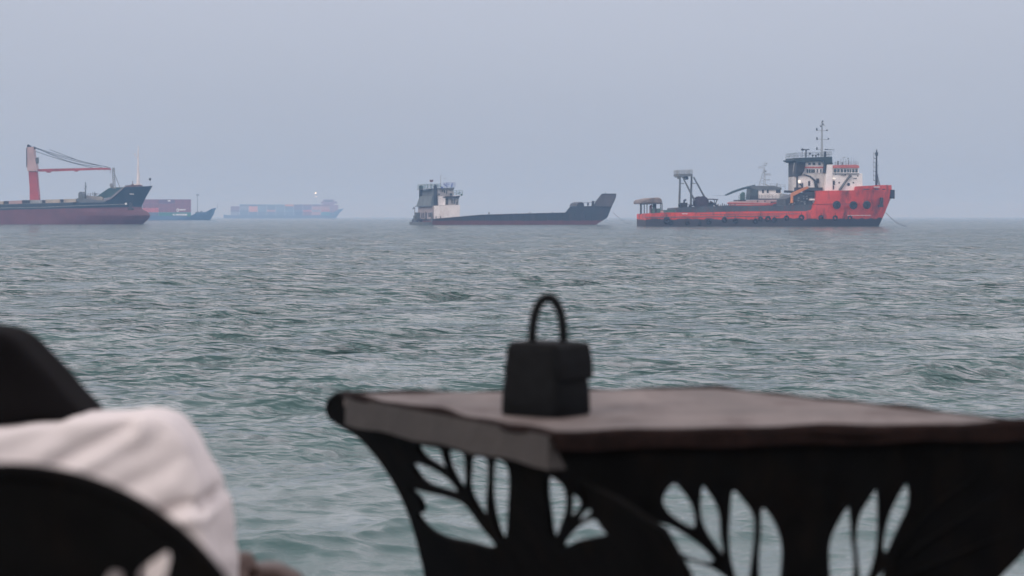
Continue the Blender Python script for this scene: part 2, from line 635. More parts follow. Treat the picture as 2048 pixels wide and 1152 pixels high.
    mx.inputs['Color2'].default_value = (0.050, 0.106, 0.100, 1)
    l_(nn.outputs['Fac'], mx.inputs['Fac'])
    fa = n_('ShaderNodeAttribute'); fa.attribute_name = 'foam'
    fn = n_('ShaderNodeTexNoise'); fn.inputs['Scale'].default_value = 6; fn.inputs['Detail'].default_value = 5
    l_(g_.outputs['Position'], fn.inputs['Vector'])
    fm = n_('ShaderNodeMath'); fm.operation = 'ADD'
    l_(fa.outputs['Fac'], fm.inputs[0]); l_(fn.outputs['Fac'], fm.inputs[1])
    fr = n_('ShaderNodeMapRange'); fr.inputs['From Min'].default_value = 1.1; fr.inputs['From Max'].default_value = 1.35
    l_(fm.outputs[0], fr.inputs['Value'])
    mf = n_('ShaderNodeMixRGB'); mf.inputs['Color2'].default_value = (0.72, 0.76, 0.78, 1)
    l_(fr.outputs['Result'], mf.inputs['Fac']); l_(mx.outputs['Color'], mf.inputs['Color1'])
    l_(mf.outputs['Color'], b.inputs['Base Color'])
    # ripples
    mp = n_('ShaderNodeMapping'); mp.inputs['Scale'].default_value = (1.0, 1.7, 1.0); mp.inputs['Rotation'].default_value = (0, 0, R(12))
    l_(g_.outputs['Position'], mp.inputs['Vector'])
    b1 = n_('ShaderNodeTexNoise'); b1.inputs['Scale'].default_value = 8.0; b1.inputs['Detail'].default_value = 6; b1.inputs['Roughness'].default_value = 0.6
    l_(mp.outputs['Vector'], b1.inputs['Vector'])
    bp = n_('ShaderNodeBump'); bp.inputs['Strength'].default_value = 1.0; bp.inputs['Distance'].default_value = 0.022
    l_(b1.outputs['Fac'], bp.inputs['Height'])
    b2 = n_('ShaderNodeTexNoise'); b2.inputs['Scale'].default_value = 1.1; b2.inputs['Detail'].default_value = 3
    l_(mp.outputs['Vector'], b2.inputs['Vector'])
    bq = n_('ShaderNodeBump'); bq.inputs['Strength'].default_value = 1.0; bq.inputs['Distance'].default_value = 0.035
    l_(b2.outputs['Fac'], bq.inputs['Height'])
    fc_ = n_('ShaderNodeAttribute'); fc_.attribute_name = 'fine_chop'
    fl = n_('ShaderNodeMapRange'); fl.inputs['To Min'].default_value = 0.02; fl.inputs['To Max'].default_value = 2.0
    l_(fc_.outputs['Fac'], fl.inputs['Value'])
    gn = n_('ShaderNodeTexNoise'); gn.inputs['Scale'].default_value = 0.16; gn.inputs['Detail'].default_value = 6; gn.inputs['Roughness'].default_value = 0.75
    l_(g_.outputs['Position'], gn.inputs['Vector'])
    gm = n_('ShaderNodeMapRange'); gm.inputs['From Min'].default_value = 0.38; gm.inputs['From Max'].default_value = 0.64
    gm.inputs['To Min'].default_value = 0.25; gm.inputs['To Max'].default_value = 1.9
    l_(gn.outputs['Fac'], gm.inputs['Value'])
    gx = n_('ShaderNodeMath'); gx.operation = 'MULTIPLY'
    l_(fl.outputs['Result'], gx.inputs[0]); l_(gm.outputs['Result'], gx.inputs[1]); l_(gx.outputs[0], bq.inputs['Distance'])
    g2 = n_('ShaderNodeMath'); g2.operation = 'MULTIPLY'; g2.inputs[1].default_value = 0.017
    l_(gm.outputs['Result'], g2.inputs[0]); l_(g2.outputs[0], bp.inputs['Distance'])
    l_(bq.outputs['Normal'], bp.inputs['Normal'])
    l_(bp.outputs['Normal'], b.inputs['Normal'])
    me.materials.append(m)
    return o


sea()

# ------------------------------------------------------------------ shore
PATIO = H - 1.19
M_stone = mat('patio_stone', (0.09, 0.08, 0.075), 0.8, 0.2, 3, bump=0.5, bump_scale=20)
o = MB().box(-14, 14, -14, 5.55, PATIO - 0.3, PATIO).build('patio', M_stone)
tag(o, 'dark stone patio beside the sea', kind='structure')
o = MB().prism([(-14, -1.5), (14, -1.5), (14, PATIO - 0.304), (-14, PATIO - 0.304)], 5.0, 5.4).build('sea_wall', M_stone)
tag(o, 'low stone sea wall under the patio edge', kind='structure')


# ================================================================== VESSELS
# ------------------------------------------------------------------ red supply ship
M_hred = hull_mat('red_hull_paint', (0.66, 0.052, 0.027), (0.034, 0.028, 0.032), 1.95, slope=-0.002, rust=(0.075, 0.028, 0.026), amt=0.95, edge=1.5)
S = Ship('supply_ship', 1275, 452.8, 7, 14.0,
         'red supply ship with white wheelhouse forward and black fenders along its side', 'ship')
hull = S.hull(M_hred,
              [(1275, 429), (1290, 428), (1330, 425), (1400, 425), (1480, 423), (1545, 422.5), (1612, 422.5), (1622, 420), (1640, 386), (1632.5, 381.8),
               (1640.5, 381.6), (1711, 380.6), (1712.2, 373), (1745, 371), (1781, 369.5), (1795, 369.5)],
              1292, [(1757, 453), (1759, 450), (1770, 425), (1781, 397), (1783.5, 382), (1782.5, 369)], 20.0)
# the raised forecastle's slanting after end
mb = MB()
for k in range(3):
    S.tube(mb, [(1290 + k * 3, 434.5 + k * 0.1, -7.06), (1400, 433.6, -7.06), (1560, 432.0, -7.06)], 0.12 if k == 0 else 0.03)
S.tube(mb, [(1400, 429, -7.06), (1500, 428, -7.06), (1600, 427.5, -7.06)], 0.08)
S.part('rubbing_strake', mb, M_grey)
mb = MB()
S.tube(mb, [(1625, 409, -7.05), (1668, 408, -7.05), (1720, 408, -7.0)], 0.06)
S.part('hull_seam', mb, M_dark)
# dark working-deck bulwark standing inboard of the hull side
mb = MB()
S.prism(mb, [(1352, 425.5), (1354, 416), (1383, 413.5), (1440, 412.8), (1450, 411), (1470, 411.5), (1560, 411.5), (1622, 409), (1626, 425)], -6.6, 6.6)
S.part('cargo_rail', mb, mat('cargo_rail_paint', (0.055, 0.068, 0.078), 0.6, 0.3, 0.4, stain=(0.15, 0.035, 0.025), stain_amt=0.6, stain_scale=0.6))
for (px, py) in [(1673.3, 409.6), (1706.6, 410.2), (1734, 409.6)]:
    mb = MB()
    x = S.X(px); z = S.Z(py)
    yy = -7.0 if px < 1720 else -6.75
    mb.torus((x, yy - 0.1, z), (0, 1, 0.0), 0.78, 0.34, 24, 10)
    mb.cyl((x, yy - 0.05, z), (0, 1, 0), 0.6, 0.35, 20)
    o = S.part('round_fender', mb, M_rubber, hull, smooth=True)
for (px, py, r) in [(1334, 441, .95), (1342, 445, .7), (1418, 443.5, .72), (1449, 439.5, .72), (1471, 441.5, .72), (1511, 442, .7), (1521, 438, .65), (1536, 438, .8), (1549, 440, .75), (1573, 436, .72),
                    (1603, 435, .78), (1642, 435.6, .72), (1670.5, 436, .72), (1700, 436, .68), (1400, 447, .5), (1375, 446, .55)]:
    mb = MB()
    p = S.P(px, py, -7.1)
    yy = -7.1 if px < 1690 else -7.0
    mb.torus((p[0], yy, p[2]), (0, 1, 0), r * 0.68, r * 0.36, 20, 8)
    mb.tube([(p[0], yy, p[2] + r * 0.6), (p[0], yy + 0.05, p[2] + r + 0.7)], 0.05, 5)
    S.part('tyre_fender', mb, M_rubber, hull, smooth=True)
mb = MB()      # bow roller fender and anchor
mb.cyl(S.P(1783, 388.5, -0.2), (0, 0, 1), 0.85, 2.4, 18)
S.part('bow_fender', mb, M_rubber, hull)
mb = MB()
a = S.P(1762, 404, -3.2)
mb.box(a[0] - .4, a[0] + .3, -4.2, -3.2, a[2] - 1.0, a[2] + 1.2)
mb.box(a[0] - .9, a[0] + .3, -4.3, -3.3, a[2] - 1.4, a[2] - 0.9)
S.part('anchor', mb, M_dark, hull)
# fairleads in the forecastle bulwark
for (px, w_, y) in [(1733, 11, -6.4), (1754, 7, -4.9), (1768, 4, -3.6)]:
    mb = MB()
    S.box(mb, px - w_ / 2, px + w_ / 2, 377.6, 379.6, y - 0.5, y + .3)
    S.part('fairlead', mb, M_dark, hull)
mb = MB()      # name letters on the bow and a row lower down
for k in range(6): S.box(mb, 1749.5 + k * 1.7, 1750.6 + k * 1.7, 373.3, 375, -5.6, -3.9)
S.part('name_lettering', mb, M_letter, hull)
mb = MB()
for k in range(11): S.box(mb, 1697 + k * 4.2, 1699.5 + k * 4.2, 430.4, 431.3, -7.1 + k * 0.06, -6.0)
S.part('name_lettering', mb, M_letter, hull)
mb = MB()
S.box(mb, 1364, 1375, 426.9, 428.2, -7.05, -6.5)
S.part('name_lettering', mb, M_letter, hull)
mb = MB()
ch = [S.P(1771, 425, 0)]
x1 = S.X(1818, 0)
for i in range(1, 13):
    t = i / 12
    ch.append((ch[0][0] + (x1 - ch[0][0]) * t, 0, ch[0][2] * (1 - t) - 0.9 * math.sin(math.pi * t) - 0.1 * t))
mb.tube(ch, 0.07, 5)
S.part('anchor_chain', mb, M_dark)

# stern shelter
sh = MB()
for (px, y, w_) in [(1281, -6.2, .16), (1288.5, 5, .13), (1294, 3, .13), (1303.5, -1, .11), (1311, -5, .24), (1324, -6.2, .14), (1321, 5.5, .12), (1283, 5.9, .12)]:
    S.tube(sh, [(px, 429, y), (px, 406.5, y)], w_)
S.tube(sh, [(1279.5, 408.5, -6.3), (1325, 406.8, -6.3)], 0.14)
S.tube(sh, [(1279.5, 408.5, 6.3), (1325, 406.8, 6.3)], 0.14)
S.tube(sh, [(1280, 408.4, -6.3), (1280, 408.4, 6.3)], 0.14)
shelter = S.part('shelter_frame', sh, M_dark)
mb = MB()
prof = [(1282, 408), (1283, 401.5), (1287, 399), (1296, 397.5), (1305, 395.6), (1316, 395), (1321, 396), (1323.5, 399), (1325, 403.5), (1324.5, 406.8)]
S.prism(mb, prof, -6.4, 5.5)
o = S.part('canopy', mb, M_tarp, shelter, bevel=0.35)
mb = MB()
S.box(mb, 1313, 1326, 396, 406, -6.5, -6.42)
mb = MB()
S.box(mb, 1305, 1316, 417, 429, -5, -2); S.box(mb, 1316, 1329, 420, 429, -5.5, -3); S.box(mb, 1317, 1322, 417, 420, -4.6, -3.4)
S.tube(mb, [(1309, 417, -4), (1309, 408, -4)], 0.5, 8)
S.box(mb, 1329, 1353, 420, 424, -4.6, -4.2)
S.box(mb, 1330, 1352, 424.2, 426, -6, -4.5)
S.part('mooring_winch', mb, M_green)
mb = MB()
S.box(mb, 1300, 1304, 414.5, 426, -3, -2); S.box(mb, 1322, 1327, 421.4, 425, -6.6, -5.6); S.box(mb, 1338, 1352, 421.5, 424, -3, -2)
mb.ball(S.P(1302, 413, -2.5), .45)
S.part('deck_locker', mb, M_pink)

# A-frame gantry
gantry = S.part('gantry_beam', MB().box(S.X(1360), S.X(1384), -.15, .15, S.Z(354), S.Z(352.4)), M_grey)
for y, dx in ((-3.0, 0), (3.0, 0)):
    g = MB()
    off = 0 if y < 0 else 23
    S.tube(g, [(1358.5 + off, 415 - (y > 0), y), (1360 + off, 352, y)], [0.30, 0.26], 10)
    S.tube(g, [(1389 + off * 0.86, 401 - (y > 0) * 7, y), (1365 + off * 0.95, 354, y)], [0.26, 0.2], 8)
    S.tube(g, [(1360 + off, 367, y), (1368 + off, 367.2, y)], 0.12, 6)
    S.part('gantry_frame', g, M_grey, gantry)
mb = MB()
S.box(mb, 1356.5, 1385.5, 347.3, 352.2, -3.3, 3.3, 0.1)
S.box(mb, 1355, 1361, 352, 358, -3.4, -2.6)
pl = S.part('gantry_platform', mb, M_grey, gantry)
mb = MB()
a = S.P(1357, 347.5, -3.2); b = S.P(1385, 346.8, -3.2)
rails(S, mb, [(a[0], -3.2, a[2]), (b[0], -3.2, b[2]), (b[0], 3.2, b[2]), (a[0], 3.2, a[2]), (a[0], -3.2, a[2])], 0.95, 0.7, 0.04)
S.part('guard_rail', mb, M_lgrey, gantry)
mb = MB()
for px, r in ((1368, .25), (1371.5, .35), (1374, .28)):
    mb.torus(S.P(px, 356.5, -0.3), (0, 1, 0), r, 0.13, 14, 6)
    S.tube(mb, [(px, 356, -0.3), (px, 351, -0.3)], 0.07)
S.part('sheave', mb, M_dark, gantry)
# big storage reel
mb = MB()
c = S.P(1401.5, 405, 0)
mb.cyl((c[0], 0, c[2]), (0, 1, 0), 1.05, 5.0, 24)
for y in (-2.6, 2.6):
    mb.cyl((c[0], y, c[2]), (0, 1, 0), 1.68, 0.12, 28)
mb.box(c[0] - 1.6, c[0] + 1.6, -2.2, -1.9, c[2] - 1.5, c[2] - .2)
S.part('towing_reel', mb, mat('reel_paint', (0.045, 0.030, 0.042), 0.7, 0.3, 1.5))
mb = MB()
S.box(mb, 1361.5, 1375, 405.6, 416, -5, -2)
S.tube(mb, [(1368, 406, -3.4), (1368.5, 401, -3.4), (1372, 399.4, -3.4)], 0.28, 8)
S.tube(mb, [(1357, 411, -4), (1363, 409, -4)], 0.35, 8)
S.part('engine_vent', mb, M_soot)
mb = MB()
S.tube(mb, [(1414, 398.2, -4), (1436, 399.2, -4)], 0.16); S.tube(mb, [(1434, 399, -4), (1430, 412, -4)], 0.14); S.tube(mb, [(1428, 399, -4), (1430, 407, -4)], 0.12)
S.tube(mb, [(1416, 398, 3), (1436, 399.2, 3)], 0.12); S.tube(mb, [(1420, 403, -4), (1436, 413, -4)], 0.3)
S.tube(mb, [(1376, 409, -5), (1384, 409, -5)], 0.09); S.tube(mb, [(1377, 412.5, -5), (1388, 410, -5)], 0.25)
S.box(mb, 1416, 1427, 405, 413, -3, 1)
for k in range(9):
    px = 1436 + k * 4.2
    S.tube(mb, [(px, 413, -6), (px + .4, 408 + 1.5 * math.sin(k * 2.1), -6)], 0.13)
S.part('deck_winch', mb, M_dark)

# superstructure
mb = MB()
S.prism(mb, [(1590.8, 382), (1591.5, 342), (1594, 322), (1612, 322), (1650, 323), (1650, 382)], -4.2, -1.0)
tower = S.part('deckhouse', mb, mat('streaked_grey_white_paint', (.60, .57, .55), .6, .12, .5, stain=(.28, .24, .22), stain_amt=.7, stain_scale=.7))
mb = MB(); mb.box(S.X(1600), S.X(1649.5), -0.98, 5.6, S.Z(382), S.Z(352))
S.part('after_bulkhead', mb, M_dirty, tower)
mb = MB(); mb.box(S.X(1600), S.X(1649.5), -0.98, 5.6, S.Z(352) + .003, S.Z(322.5))
S.part('funnel_block', mb, M_soot, tower)
mb = MB()
S.prism(mb, [(1649.6, 382), (1653, 329), (1665.2, 328.6), (1665.2, 382)], -5.6, 5.6)
casing = S.part('funnel_casing', mb, M_white, bevel=0.12)
mb = MB()     # soot-black funnel behind
S.prism(mb, [(1590.5, 353), (1591.2, 343), (1594.5, 321.5), (1611.5, 321.5), (1608, 342), (1602, 351)], -5.0, -2.2)
S.prism(mb, [(1647, 345), (1650, 325), (1665.2, 326), (1665.2, 329), (1653, 329.3), (1650.5, 346)], -5.65, -4.3)
S.part('funnel', mb, M_soot)
mb = MB()
S.prism(mb, [(1587.5, 320.6), (1588, 318.6), (1593, 318.2), (1592, 316), (1663.8, 313.6), (1664.5, 328), (1650, 327), (1648, 321), (1611, 322), (1609, 325), (1595, 324)], -5.8, 6.0)
plat = S.part('bridge_wing_platform', mb, mat('dark_green_paint', (0.018, 0.034, 0.038), 0.6, 0.3, 0.6))
mb = MB()
a = S.P(1592, 316, -5.6); b = S.P(1663, 313.8, -5.6)
rails(S, mb, [(a[0], -5.6, a[2]), (b[0], -5.6, b[2]), (b[0], 5.6, b[2]), (a[0], 5.6, a[2]), (a[0], -5.6, a[2])], 1.35, 1.0, 0.035, 2)
S.part('guard_rail', mb, M_grey, plat)
mb = MB()     # after face details: window strip, roof band, doors, pipes
S.box(mb, 1609, 1646, 333.5, 336.5, -4.5, -4.2)
S.part('red_band', mb, M_rroof, tower)
mb = MB()
S.box(mb, 1612, 1646, 323.5, 333.3, -4.32, -4.2)
S.box(mb, 1613, 1646, 337, 346, -4.32, -4.2)
S.part('upper_panel', mb, M_white, tower)
for k, px in enumerate([1613, 1617.5, 1622, 1626, 1633, 1640]):
    mb = MB(); S.box(mb, px, px + (3.4 if k < 4 else 2.6), 338.5, 345.5, -4.45, -4.3)
    S.part('window', mb, M_glass, tower)
for px in (1616, 1625, 1636):
    mb = MB(); S.box(mb, px, px + 5, 325.5, 330.5, -4.45, -4.3)
    S.part('window', mb, M_glass, tower)
mb = MB()
S.tube(mb, [(1607, 349, -4.6), (1620, 353, -4.6), (1630, 362, -4.6), (1633, 376, -4.6)], [0.15, 0.2, 0.3, 0.5], 8)
S.tube(mb, [(1594, 378, -4.8), (1594, 350, -4.8)], 0.25); S.tube(mb, [(1598, 366, -4.8), (1605, 374, -4.8)], 0.2)
S.box(mb, 1633, 1638, 357, 366, -4.7, -4.2); S.box(mb, 1616, 1620, 362, 372, -4.5, -4.2); S.box(mb, 1603, 1606, 366, 376, -4.5, -4.2)
S.box(mb, 1589, 1645, 375, 383, -4.9, -4.3)
S.part('deck_fittings', mb, M_dark, tower)
mb = MB()
S.prism(mb, [(1594, 376), (1595, 353), (1612, 352), (1626, 360), (1629, 376)], -4.36, -4.2)
S.part('lower_panel', mb, M_white, tower)
lamp = MB().ball(S.P(1598.3, 363.5, -5.3), 0.36, 0.3, 0.5, 14, 8)
S.part('lit_deck_lamp', lamp, lamp_mat('lit_lamp', 0.75), tower, smooth=True)

# wheelhouse
mb = MB()
S.prism(mb, [(1665.3, 382), (1665.3, 336), (1716.5, 336), (1717.6, 346.5), (1724.5, 347.2), (1725, 372), (1712, 381)], -5.4, 5.4)
wh = S.part('wheelhouse', mb, M_white, bevel=0.1)
mb = MB()
S.prism(mb, [(1665.4, 335.9), (1666, 332), (1670, 330.2), (1713, 329.4), (1717.5, 331.5), (1718, 335.9)], -5.8, 5.8)
S.part('roof', mb, M_rroof, wh)
for px, w_ in [(1667.2, 5.5), (1674, 5), (1680.8, 5), (1687.5, 5), (1694, 3.8), (1699, 3), (1704, 4.5), (1710, 5)]:
    mb = MB(); S.box(mb, px, px + w_, 338.3, 345, -5.52, -5.3)
    S.part('window', mb, M_glass, wh, bevel=0.06)
mb = MB()
S.box(mb, 1665.5, 1718.5, 346.4, 347.6, -5.9, 5.9)
S.part('wing_deck', mb, M_lgrey, wh)
for px, py, r in [(1678, 365.5, .22), (1696.7, 369, .42), (1706.3, 365.5, .22), (1671, 348.5, .18), (1690, 350, .2), (1715, 352, .2)]:
    mb = MB().cyl(S.P(px, py, -5.42), (0, 1, 0), r, 0.1, 14)
    S.part('porthole', mb, M_dark, wh)
mb = MB(); S.box(mb, 1665.3, 1669.5, 361.5, 370, -5.5, -5.35); S.box(mb, 1665.5, 1668, 371, 379, -5.5, -5.35); S.box(mb, 1707, 1713, 356.2, 357.8, -5.6, -5.35)
S.part('doorway', mb, M_dark, wh)
lamp = MB(); S.box(lamp, 1665.2, 1670.5, 356.6, 358.3, -5.7, -5.4)
S.part('lit_deck_lamp', lamp, lamp_mat('lit_strip_lamp', 0.5), wh)
mb = MB()     # black deck crane standing before the wheelhouse
S.tube(mb, [(1678.5, 381, -5.9), (1690, 364, -5.9), (1699, 352.5, -5.9)], [0.36, 0.3, 0.3], 8)
mb.ball(S.P(1699.7, 352, -5.9), 0.42)
S.tube(mb, [(1681, 350.5, -5.8), (1690, 350.5, -5.8), (1690, 352, -5.8)], 0.09)
S.part('deck_davit', mb, M_grey)
mb = MB()     # antennas on the wheelhouse top
for px, h_, r in [(1671, 324, .06), (1675.5, 322, .22), (1681, 317.5, .05), (1686, 318, .05), (1691, 319, .05), (1696.5, 320, .12), (1702, 314, .035), (1707, 317, .035), (1711, 321, .05), (1684, 325, .2)]:
    S.tube(mb, [(px, 330, -3), (px, h_, -3)], r)
S.tube(mb, [(1684, 316.5, -3), (1690, 314.5, -3)], 0.07); S.tube(mb, [(1694, 318, -3), (1697, 317, -3)], 0.12)
a = S.P(1668, 330, -5.4); b = S.P(1716, 329.6, -5.4)
rails(S, mb, [(a[0], -5.4, a[2]), (b[0], -5.4, b[2])], 0.75, 1.0, 0.03, 2)
S.part('antenna', mb, M_grey, wh)

# main mast
mb = MB()
for y, dx in ((-.5, -1.6), (.5, 1.6), (-.5, 1.6)):
    S.tube(mb, [(1643 + dx, 315, y), (1643 + dx * .35, 243, y * .4)], [0.13, 0.07], 6)
for k in range(14):
    py = 313 - k * 5
    f = 1 - 0.65 * k / 14
    S.tube(mb, [(1643 - 1.6 * f, py, -.4), (1643 + 1.6 * f, py - 2.5, -.4)], 0.05, 5)
    S.tube(mb, [(1643 + 1.6 * f, py - 2.5, -.4), (1643 - 1.6 * f, py - 5, -.4)], 0.05, 5)
for py, a_, b_ in [(261, 1634, 1652), (279, 1634, 1656), (299.5, 1634, 1645), (251, 1637, 1650)]:
    S.tube(mb, [(a_, py, 0), (b_, py + .6, 0)], 0.06, 5)
mast = S.part('mast', mb, M_lgrey)
mb = MB()
for px, py in [(1633, 259.5), (1633.5, 278), (1633.5, 298)]:
    S.box(mb, px - 1, px + 1, py - 3.2, py + 2.2, -.2, .2)
for px, py in [(1643, 246), (1645, 249), (1641, 253), (1644.5, 243)]:
    mb.ball(S.P(px, py, 0), .22)
for px, py in [(1656, 278), (1653, 261)]:
    mb.ball(S.P(px, py, 0), .22)
S.part('navigation_light', mb, M_dark, mast)
mb = MB()
S.tube(mb, [(1611.5, 315, -3), (1611.5, 300, -3)], 0.2); S.tube(mb, [(1607.5, 299.8, -3), (1618, 299.2, -3)], 0.15)
S.tube(mb, [(1604, 315, -2), (1604, 302.5, -2)], 0.06); mb.ball(S.P(1604.3, 299.5, -2), 0.42, .3, .32)
S.box(mb, 1648.5, 1652, 303, 315, -3.4, -2.8); S.tube(mb, [(1649, 299, -3), (1653, 299.6, -3), (1668, 300, -3)], [0.14, .14, .06])
mb.ball(S.P(1619.5, 307.5, -2), 0.3)
for px, h_ in [(1625, 311), (1636, 309), (1631, 312), (1657, 307), (1596, 307)]:
    S.tube(mb, [(px, 315, -1), (px, h_, -1)], 0.07 if h_ > 308 else .04)
    if h_ > 308: mb.ball(S.P(px, h_, -1), 0.28)
S.part('radar_scanner', mb, M_soot, mast)
# foremast
mb = MB()
S.tube(mb, [(1752.3, 371, 0), (1752.3, 330, 0), (1752.5, 299, 0)], [0.34, 0.27, 0.16], 8)
S.tube(mb, [(1759.5, 371, 0), (1754, 350, 0)], 0.11); S.tube(mb, [(1757, 371, 2), (1753, 352, 0)], 0.09)
for k in range(7):
    S.tube(mb, [(1746.5, 308 + k * 8.8, 0), (1752, 308.5 + k * 8.8, 0)], 0.07, 5)
    S.tube(mb, [(1746.5, 305 + k * 8.8, 0), (1746.5, 308.4 + k * 8.8, 0)], 0.06, 5)
S.tube(mb, [(1747, 308, -.5), (1747, 362, -.5)], 0.03, 4)
S.box(mb, 1751, 1755.5, 305, 312, -.3, .3); S.tube(mb, [(1752, 331, 0), (1756, 331, 0)], .07); S.tube(mb, [(1752, 350, 0), (1757, 349.6, 0)], .07)
S.part('foremast', mb, M_soot)

# orange deck crane and the machinery in the well between deckhouse and cargo rail
mb = MB()
S.tube(mb, [(1583.5, 406, -6), (1583.8, 388, -6)], [0.42, 0.34], 10)
S.prism(mb, [(1581, 391.5), (1583, 386.5), (1600, 378.5), (1613, 373), (1617, 373.5), (1616.6, 376.6), (1602, 384), (1588, 391.5)], -6.3, -5.6)
S.part('orange_crane', mb, M_orange)
mb = MB()
S.prism(mb, [(1572, 414), (1572, 398), (1584, 392), (1592, 389), (1606, 386), (1632, 383), (1641, 388), (1626, 412), (1620, 424), (1606, 424), (1590, 414)], -5.4, 5)
well = S.part('machinery_space', mb, mat('machinery_paint', (0.035, 0.043, 0.052), 0.7, 0.5, 0.9, stain=(0.12, 0.12, 0.13), stain_amt=0.6, stain_scale=1.2))
mb = MB()
random.seed(3)
for k in range(26):
    px = random.uniform(1576, 1627); py = random.uniform(391, 417)
    w_ = random.uniform(1.0, 3.5); h_ = random.uniform(1, 3.2)
    if px + (py - 385) * .55 > 1640: px -= 12
    S.box(mb, px, px + w_, py, py + h_, -5.6 - random.random() * .4, -5.35)
S.part('machinery_block', mb, M_lgrey, well)
mb = MB()
for k in range(14):
    px = random.uniform(1574, 1622); py = random.uniform(392, 416)
    S.tube(mb, [(px, py, -5.8), (px + random.uniform(-5, 6), py + random.uniform(-4, 5), -5.8)], random.uniform(.08, .2), 6)
S.prism(mb, [(1604, 385), (1642, 386), (1641, 393), (1634, 396), (1612, 391)], -5.7, -5.35)
S.prism(mb, [(1603, 416), (1626, 415), (1621, 424), (1604, 424)], -5.75, -5.35)
S.tube(mb, [(1568, 383, -5), (1590, 384, -5), (1600, 380, -5), (1640, 381.8, -5)], 0.35, 6)
S.part('pipework', mb, M_dark, well)
mb = MB()
S.box(mb, 1619, 1630, 397.5, 401, -6.1, -5.3)
S.part('life_raft_case', mb, M_white, well, bevel=0.1)

# ------------------------------------------------------------------ tug lying on the far side of the red ship
T = Ship('tugboat', 1450, 450.8, 5, 8.0,
         'small tugboat with lattice mast moored behind the red ship amidships', 'tugboat')
M_tug = hull_mat('tug_hull_paint', (0.035, 0.045, 0.055), (0.06, 0.02, 0.02), 0.6, rust=(0.1, 0.04, 0.03), amt=0.4)
T.hull(M_tug, [(1450, 411), (1470, 410.5), (1530, 409), (1560, 406), (1580, 403), (1600, 401)], 1450,
       [(1588, 452), (1592, 440), (1597, 415), (1599, 400)], 9.0)
mb = MB()
T.prism(mb, [(1456, 411), (1456, 404), (1478, 401.5), (1500, 400.5), (1563, 399), (1576, 398), (1576, 409), (1545, 409.5), (1540, 411)], -4.08, -3.95)
bul = T.part('bulwark', mb, M_pink)
mb = MB()
T.tube(mb, [(1454, 406.4, -4.12), (1480, 406.5, -4.12), (1540, 407.4, -4.12), (1578, 403, -4.12)], 0.16)
T.tube(mb, [(1456, 410.6, -4.12), (1500, 410.8, -4.12), (1545, 409.8, -4.12)], 0.18)
T.part('red_stripe', mb, M_red, bul)
mb = MB()
for px in (1515, 1530): T.box(mb, px - 1.3, px + 1.3, 401, 404.5, -4.16, -4.06)
T.box(mb, 1541, 1563, 403, 409, -4.14, -4.04)
T.box(mb, 1476, 1492, 399.6, 402, -4.14, 3)
T.part('fairlead', mb, M_dark, bul)
mb = MB()
T.prism(mb, [(1516, 398), (1516.5, 379.5), (1560, 378.5), (1563, 384), (1563, 398)], -3.0, 3.0)
house = T.part('deckhouse', mb, M_white)
mb = MB()
T.prism(mb, [(1499, 399), (1502, 374), (1516, 372), (1516, 399)], -3.2, 3.0)
T.part('funnel_casing', mb, mat('green_grey_paint', (0.05, 0.065, 0.068), .7, .3, .6), house)
mb = MB()
T.prism(mb, [(1500, 376), (1502, 371.6), (1548, 372), (1563, 375.5), (1563, 379.6), (1516, 380)], -3.4, 3.3)
T.part('roof', mb, M_grey, house)
for px in (1524, 1533.5):
    mb = MB(); T.box(mb, px, px + 3.6, 379.6, 386.2, -3.12, -2.95)
    T.part('window', mb, M_dark, house)
mb = MB()
T.box(mb, 1552, 1561, 376, 386, -3.14, -2.95); T.box(mb, 1500, 1516, 391.6, 399, -3.3, -3.1)
T.box(mb, 1502, 1576, 397, 399.4, -3.6, 3.6)
T.part('door', mb, M_dark, house)
mb = MB()
a = T.P(1516, 397, -3.5); b = T.P(1566, 396, -3.5)
rails(T, mb, [(a[0], -3.5, a[2]), (b[0], -3.5, b[2])], 1.0, 1.0, 0.035)
a = T.P(1540, 374, -3.2); b = T.P(1570, 377, -3.2)
rails(T, mb, [(a[0], -3.2, a[2]), (b[0], -3.2, b[2])], 1.0, 1.2, 0.035, 2)
a = T.P(1477, 400, -3.2); b = T.P(1500, 398, -3.2)
rails(T, mb, [(a[0], -3.2, a[2]), (b[0], -3.2, b[2])], 1.2, 1.2, 0.04, 2)
T.part('guard_rail', mb, M_grey, house)
mb = MB()
T.prism(mb, [(1560, 398), (1561, 387), (1574, 388), (1578, 393), (1566, 398)], -3.8, -2.2)
T.part('rubber_dinghy', mb, M_lgrey)
mb = MB()
T.tube(mb, [(1448.5, 391.2, -3), (1453, 389.5, -3), (1468, 383, -3), (1486, 377, -3), (1510, 371.5, -3)], [0.03, 0.28, 0.36, 0.36, 0.36], 10)
T.tube(mb, [(1425, 391.5, -3), (1450, 391, -3)], 0.03, 4)
T.part('derrick_boom', mb, mat('teal_grey_paint', (0.03, 0.055, 0.062), .6, .2, .5))
mb = MB()
T.box(mb, 1482, 1490, 387, 401, -1, 1); mb.ball(T.P(1486, 387, 0), .6, .6, .5)
T.part('vent_cowl', mb, M_green)
mb = MB()
for dx, y in ((-10, -1), (4, -1), (0, 1.2)):
    T.tube(mb, [(1527 + dx, 372, y), (1528.5 + dx * .08, 338, y * .2)], [0.07, 0.05], 5)
T.tube(mb, [(1528.5, 345, 0), (1529.5, 322, 0)], [0.07, 0.04], 5)
for k in range(6):
    f = 1 - k / 6
    py = 370 - 5.5 * k
    T.tube(mb, [(1527 - 9 * f, py, -.8), (1528 + 3 * f, py - 5, -.8)], 0.035, 4)
    T.tube(mb, [(1528 + 3 * f, py, -.8), (1527 - 9 * f, py - 5, -.8)], 0.035, 4)
